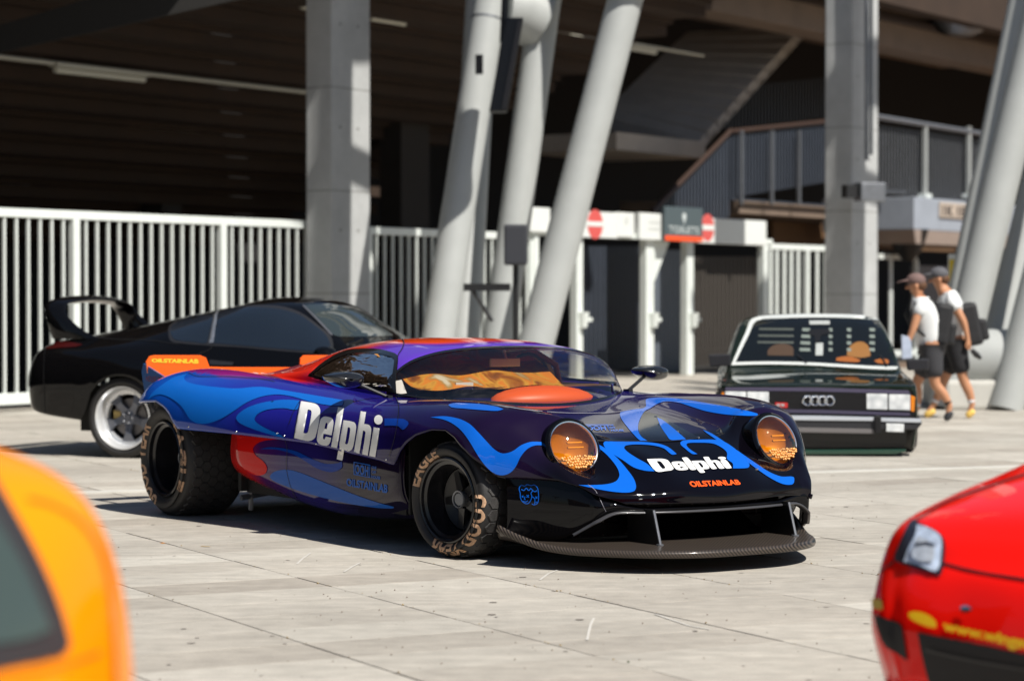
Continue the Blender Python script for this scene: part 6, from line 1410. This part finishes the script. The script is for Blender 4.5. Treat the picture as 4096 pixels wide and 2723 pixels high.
c = at(971.5, 352, YW2-.25); q = MB(Matrix.Translation(c)); q.tube([(0, 0, .03), (.06, 0, -.03), (.11, 0, -.07)], [.028, .035, .018], 10); o = q.build('folded_umbrella', M_black, smooth=True); tag(o, 'small black folded object in the hand of the walker nearer the right pipes', 'hand item')

# ================================================================== red hatchback, lower right
ch_ = Vector((-.70, -.71, 0)).normalized(); cl_ = Vector((-ch_.y, ch_.x, 0))
CC = Vector((1.20, 7.4, 0))+cl_*.60+ch_*.10
CM = Matrix(((ch_.x, cl_.x, 0, CC.x), (ch_.y, cl_.y, 0, CC.y), (0, 0, 1, 0), (0, 0, 0, 1)))
civ = root('red_hatchback', 'bright red hatchback with a yellow web address on its front bumper', 'car', CM)
M_redp = mat('red car paint', (.85, .008, .004), .35, coat=.8, coat_rough=.04, spec=0.)
crow = [
 [(-3.9, .60, .3), (-3.95, .64, .5), (-3.92, .62, .75), (-3.85, .58, .95), (-3.75, .5, 1.1), (-3.7, .35, 1.15), (-3.68, .2, 1.16), (-3.68, 0, 1.16)],
 sr(-3.5, (.82, .25), (.85, .5), (.84, .75), (.78, .95), (.64, 1.22), (.48, 1.28), (.24, 1.3), (0, 1.3)),
 sr(-2.6, (.84, .22), (.86, .5), (.85, .72), (.79, .93), (.66, 1.27), (.52, 1.34), (.26, 1.36), (0, 1.365)),
 sr(-2.0, (.84, .22), (.86, .5), (.85, .72), (.80, .91), (.68, 1.20), (.54, 1.28), (.27, 1.31), (0, 1.32)),
 sr(-1.4, (.84, .22), (.86, .5), (.85, .70), (.81, .87), (.74, .95), (.60, .98), (.30, 1.0), (0, 1.01)),
 sr(-.95, (.84, .22), (.86, .46), (.85, .63), (.805, .79), (.70, .84), (.5, .865), (.25, .88), (0, .885)),
 sr(-.6, (.84, .22), (.86, .44), (.845, .59), (.79, .735), (.68, .78), (.5, .81), (.25, .825), (0, .83)),
 [(-.33, .80, .2), (-.32, .83, .41), (-.31, .815, .55), (-.30, .765, .67), (-.27, .65, .715), (-.26, .48, .74), (-.25, .24, .755), (-.25, 0, .76)],
 [(-.16, .71, .2), (-.13, .74, .38), (-.13, .72, .50), (-.17, .69, .605), (-.14, .59, .655), (-.12, .44, .68), (-.11, .22, .69), (-.11, 0, .695)],
 [(-.06, .61, .2), (-.02, .64, .36), (-.02, .62, .46), (-.07, .60, .55), (-.06, .51, .60), (-.05, .38, .62), (-.04, .2, .625), (-.04, 0, .63)],
 [(-.03, .56, .19), (.01, .58, .34), (.005, .56, .425), (-.0, .53, .50), (.005, .44, .535), (.01, .32, .55), (.02, .16, .555), (.02, 0, .555)],
 [(-.02, .54, .18), (.02, .55, .31), (.025, .53, .36), (.035, .49, .40), (.045, .40, .41), (.05, .28, .41), (.055, .14, .41), (.055, 0, .41)],
 [(-.03, .53, .165), (.01, .53, .22), (.02, .51, .24), (.03, .47, .25), (.04, .38, .25), (.045, .27, .25), (.05, .13, .25), (.05, 0, .25)]]
cbody, _ = loft_car(civ, crow, M_redp, lambda x: arch(x, -3.25, .34, .30, arch(x, -.72, .34, .30, .16)))
cP = Proj(CM, bvh_of([cbody]))
cP.poly('headlight_surround', pG([(540, 585), (600, 612), (690, 655), (738, 712), (735, 860), (715, 925), (640, 905), (500, 858), (436, 822), (470, 720), (505, 640)]), mat('lamp black', (.02, .02, .03), .3), civ, step=4, off=.006)
cP.poly('headlight', pG([(575, 625), (640, 640), (715, 690), (728, 740), (715, 870), (690, 905), (600, 872), (500, 842), (530, 760), (565, 690)]), mat('headlamp glass', (.62, .72, .88), .1, metal=.2, coat=1., noise=.6, nscale=22), civ, step=4, off=.012)
cP.poly('lamp_reflector', pG([(590, 700), (640, 720), (690, 760), (680, 850), (610, 850), (560, 820), (560, 760)]), mat('lamp chrome', (.85, .9, .95), .15, metal=.5, noise=.5, nscale=30), civ, step=3, off=.018)
cP.poly('lamp_divider', pG([(575, 745), (640, 738), (700, 752), (698, 762), (640, 750), (577, 757)]), mat('lamp black'), civ, step=3, off=.021)
seam('fender_gap', pG([(545, 588), (600, 560), (760, 470), (1000, 380), (1300, 280)]), 1.2, M_seam, cP, parent=civ)
seam('hood_gap', pG([(722, 845), (850, 880), (1000, 910), (1220, 945), (1400, 985)]), 2.2, M_seam, cP, parent=civ)
seam('bumper_gap', pG([(436, 832), (380, 870), (310, 930)]), 1.4, M_seam, cP, parent=civ)
cP.poly('grille_opening', pG([(575, 1265), (700, 1290), (1000, 1352), (1300, 1415), (1500, 1450), (1500, 1800), (690, 1800), (650, 1600), (600, 1400)]), mat('opening black', (.005, .004, .005), .6), civ, step=5, off=.006)
cP.poly('side_intake', pG([(310, 1160), (400, 1190), (470, 1220), (490, 1290), (512, 1440), (460, 1400), (380, 1350), (340, 1270)]), mat('opening black'), civ, step=4, off=.006)
seam('grille_bar', pG([(640, 1370), (900, 1430), (1300, 1500)]), 2.2, mat('bar grey', (.03, .03, .03), .4), cP, parent=civ, off=.02)
M_yel = mat('yellow letters', (.85, .50, .005), .4)
cP.text('bumper_lettering', 'www.wingswest', pG([(722, 1248), (1420, 1410), (1428, 1335), (728, 1192)]), M_yel, civ, off=.05, maxlen=.3)
cP.poly('bumper_logo', pG([(522, 1150), (560, 1140), (640, 1160), (690, 1205), (690, 1240), (640, 1232), (560, 1200), (528, 1175)]), M_yel, civ, step=3, off=.008)
cP.text('bumper_lettering', 'Glam', pG([(560, 1190), (680, 1230), (686, 1215), (566, 1160)]), mat('orange letters dull', (.5, .12, .01), .5), civ, off=.03, maxlen=.3)
cP.poly('corner_print', pG([(300, 1062), (355, 1075), (362, 1130), (305, 1118)]), mat('yellow print faded', (.62, .42, .06), .5), civ, step=3, off=.006)
cP.poly('tow_eye', pG([(842, 1112), (880, 1105), (915, 1128), (880, 1148), (845, 1140)]), M_chrome, civ, step=2, off=.01)
for y in (-.72, .72):
    for x in (-.72, -3.25):
        q = MB(Matrix.Translation((x, y, .30))); q.lathe(tyre_profile(.30, .20, .19, .006, .03), 40); q.build('tyre', M_rubber, civ, True)
q = MB(); q.box(-3.7, -.2, -.60, .60, .16, .5); q.build('underbody', M_under, civ)
csw = [(-3.2, .96), (-2.9, 1.22), (-2.0, 1.20), (-1.55, .98)]
q = MB()

# ================================================================== orange car, lower left, very close to the camera
oh = Vector((-.35, -.94, 0)).normalized(); ol = Vector((-oh.y, oh.x, 0))
OC = Vector((-.66, 4.25, 0))-ol*.84
OM = Matrix(((oh.x, ol.x, 0, OC.x), (oh.y, ol.y, 0, OC.y), (0, 0, 1, 0), (0, 0, 0, 1)))
orc = root('orange_car', 'blurred orange car with a dark side window, cut by the left edge', 'car', OM)
M_orp = mat('orange car paint', (.95, .27, .002), .35, coat=.7, coat_rough=.05, spec=0.)
orow = [
 [(-.12, .50, .3), (-.16, .54, .5), (-.15, .55, .72), (-.12, .54, .86), (-.07, .48, .95), (-.05, .35, .985), (-.05, .2, 1.0), (-.05, 0, 1.0)],
 [(-.06, .66, .27), (-.09, .70, .5), (-.08, .70, .74), (-.05, .66, .90), (.0, .56, .99), (.02, .4, 1.025), (.02, .2, 1.03), (.02, 0, 1.03)],
 [(.08, .78, .24), (.06, .82, .5), (.07, .82, .78), (.10, .77, .96), (.12, .64, 1.04), (.13, .46, 1.06), (.13, .25, 1.07), (.13, 0, 1.07)],
 sr(.35, (.83, .23), (.88, .5), (.87, .78), (.81, .95), (.70, 1.05), (.54, 1.13), (.27, 1.17), (0, 1.18)),
 sr(.8, (.84, .23), (.88, .5), (.87, .76), (.82, .92), (.71, 1.12), (.56, 1.25), (.28, 1.29), (0, 1.30)),
 sr(1.3, (.84, .23), (.88, .5), (.87, .74), (.82, .89), (.71, 1.19), (.57, 1.33), (.29, 1.36), (0, 1.37)),
 sr(2.2, (.84, .23), (.88, .5), (.87, .74), (.82, .88), (.71, 1.2), (.57, 1.34), (.29, 1.37), (0, 1.38)),
 sr(2.9, (.84, .23), (.88, .5), (.87, .73), (.82, .85), (.76, .97), (.60, 1.05), (.3, 1.09), (0, 1.1)),
 sr(3.4, (.84, .23), (.88, .48), (.86, .68), (.80, .79), (.70, .84), (.5, .87), (.25, .88), (0, .88)),
 sr(4.0, (.80, .22), (.83, .45), (.81, .60), (.75, .69), (.64, .73), (.45, .75), (.22, .76), (0, .76)),
 sr(4.25, (.62, .22), (.64, .4), (.62, .5), (.57, .56), (.48, .59), (.34, .6), (.17, .6), (0, .6))]
orow = [[(x, y*1.05, z if z < .5 else .5+(z-.5)*(1.16 if k_ < 4 else 1.1)) for x, y, z in r] for k_, r in enumerate(orow)]
obody, _ = loft_car(orc, orow, M_orp, lambda x: arch(x, .75, .35, .31, arch(x, 3.3, .35, .31, .2)))
oP = Proj(OM, bvh_of([obody]))
pO = p2([(-500, 900), (-150, 900), (-40, 1060), (20, 1160), (80, 1270), (125, 1370), (152, 1455), (156, 1490), (130, 1510), (0, 1538), (-200, 1590), (-500, 1660)])
pOi = p2([(-500, 960), (-170, 960), (-60, 1120), (-5, 1215), (50, 1310), (90, 1400), (110, 1450), (60, 1470), (-50, 1490), (-200, 1530), (-500, 1600)])
oP.poly('window_trim', pO, mat('window trim black', (.03, .028, .03), .5), orc, step=6, off=.004, maxlen=1, smooth=3)
oP.poly('side_window', pOi, mat('grey green glass', (.05, .07, .06), .08, coat=1., spec=.6), orc, step=6, off=.008, maxlen=1, smooth=3)
seam('hatch_gap', p2([(60, 1150), (120, 1165), (190, 1210), (235, 1290), (255, 1420), (262, 1600)]), 1.6, M_seam, oP, parent=orc)
seam('belt_moulding', p2([(-300, 1640), (0, 1562), (150, 1528), (230, 1500)]), 1.6, mat('dull trim', (.05, .03, .02), .4), oP, parent=orc)
for y in (-.76, .76):
    for x in (.75, 3.3):
        q = MB(Matrix.Translation((x, y, .31))); q.lathe(tyre_profile(.31, .21, .2, .006, .03), 40); q.build('tyre', M_rubber, orc, True)
q = MB(); q.box(.2, 4.0, -.62, .62, .16, .5); q.build('underbody', M_under, orc)
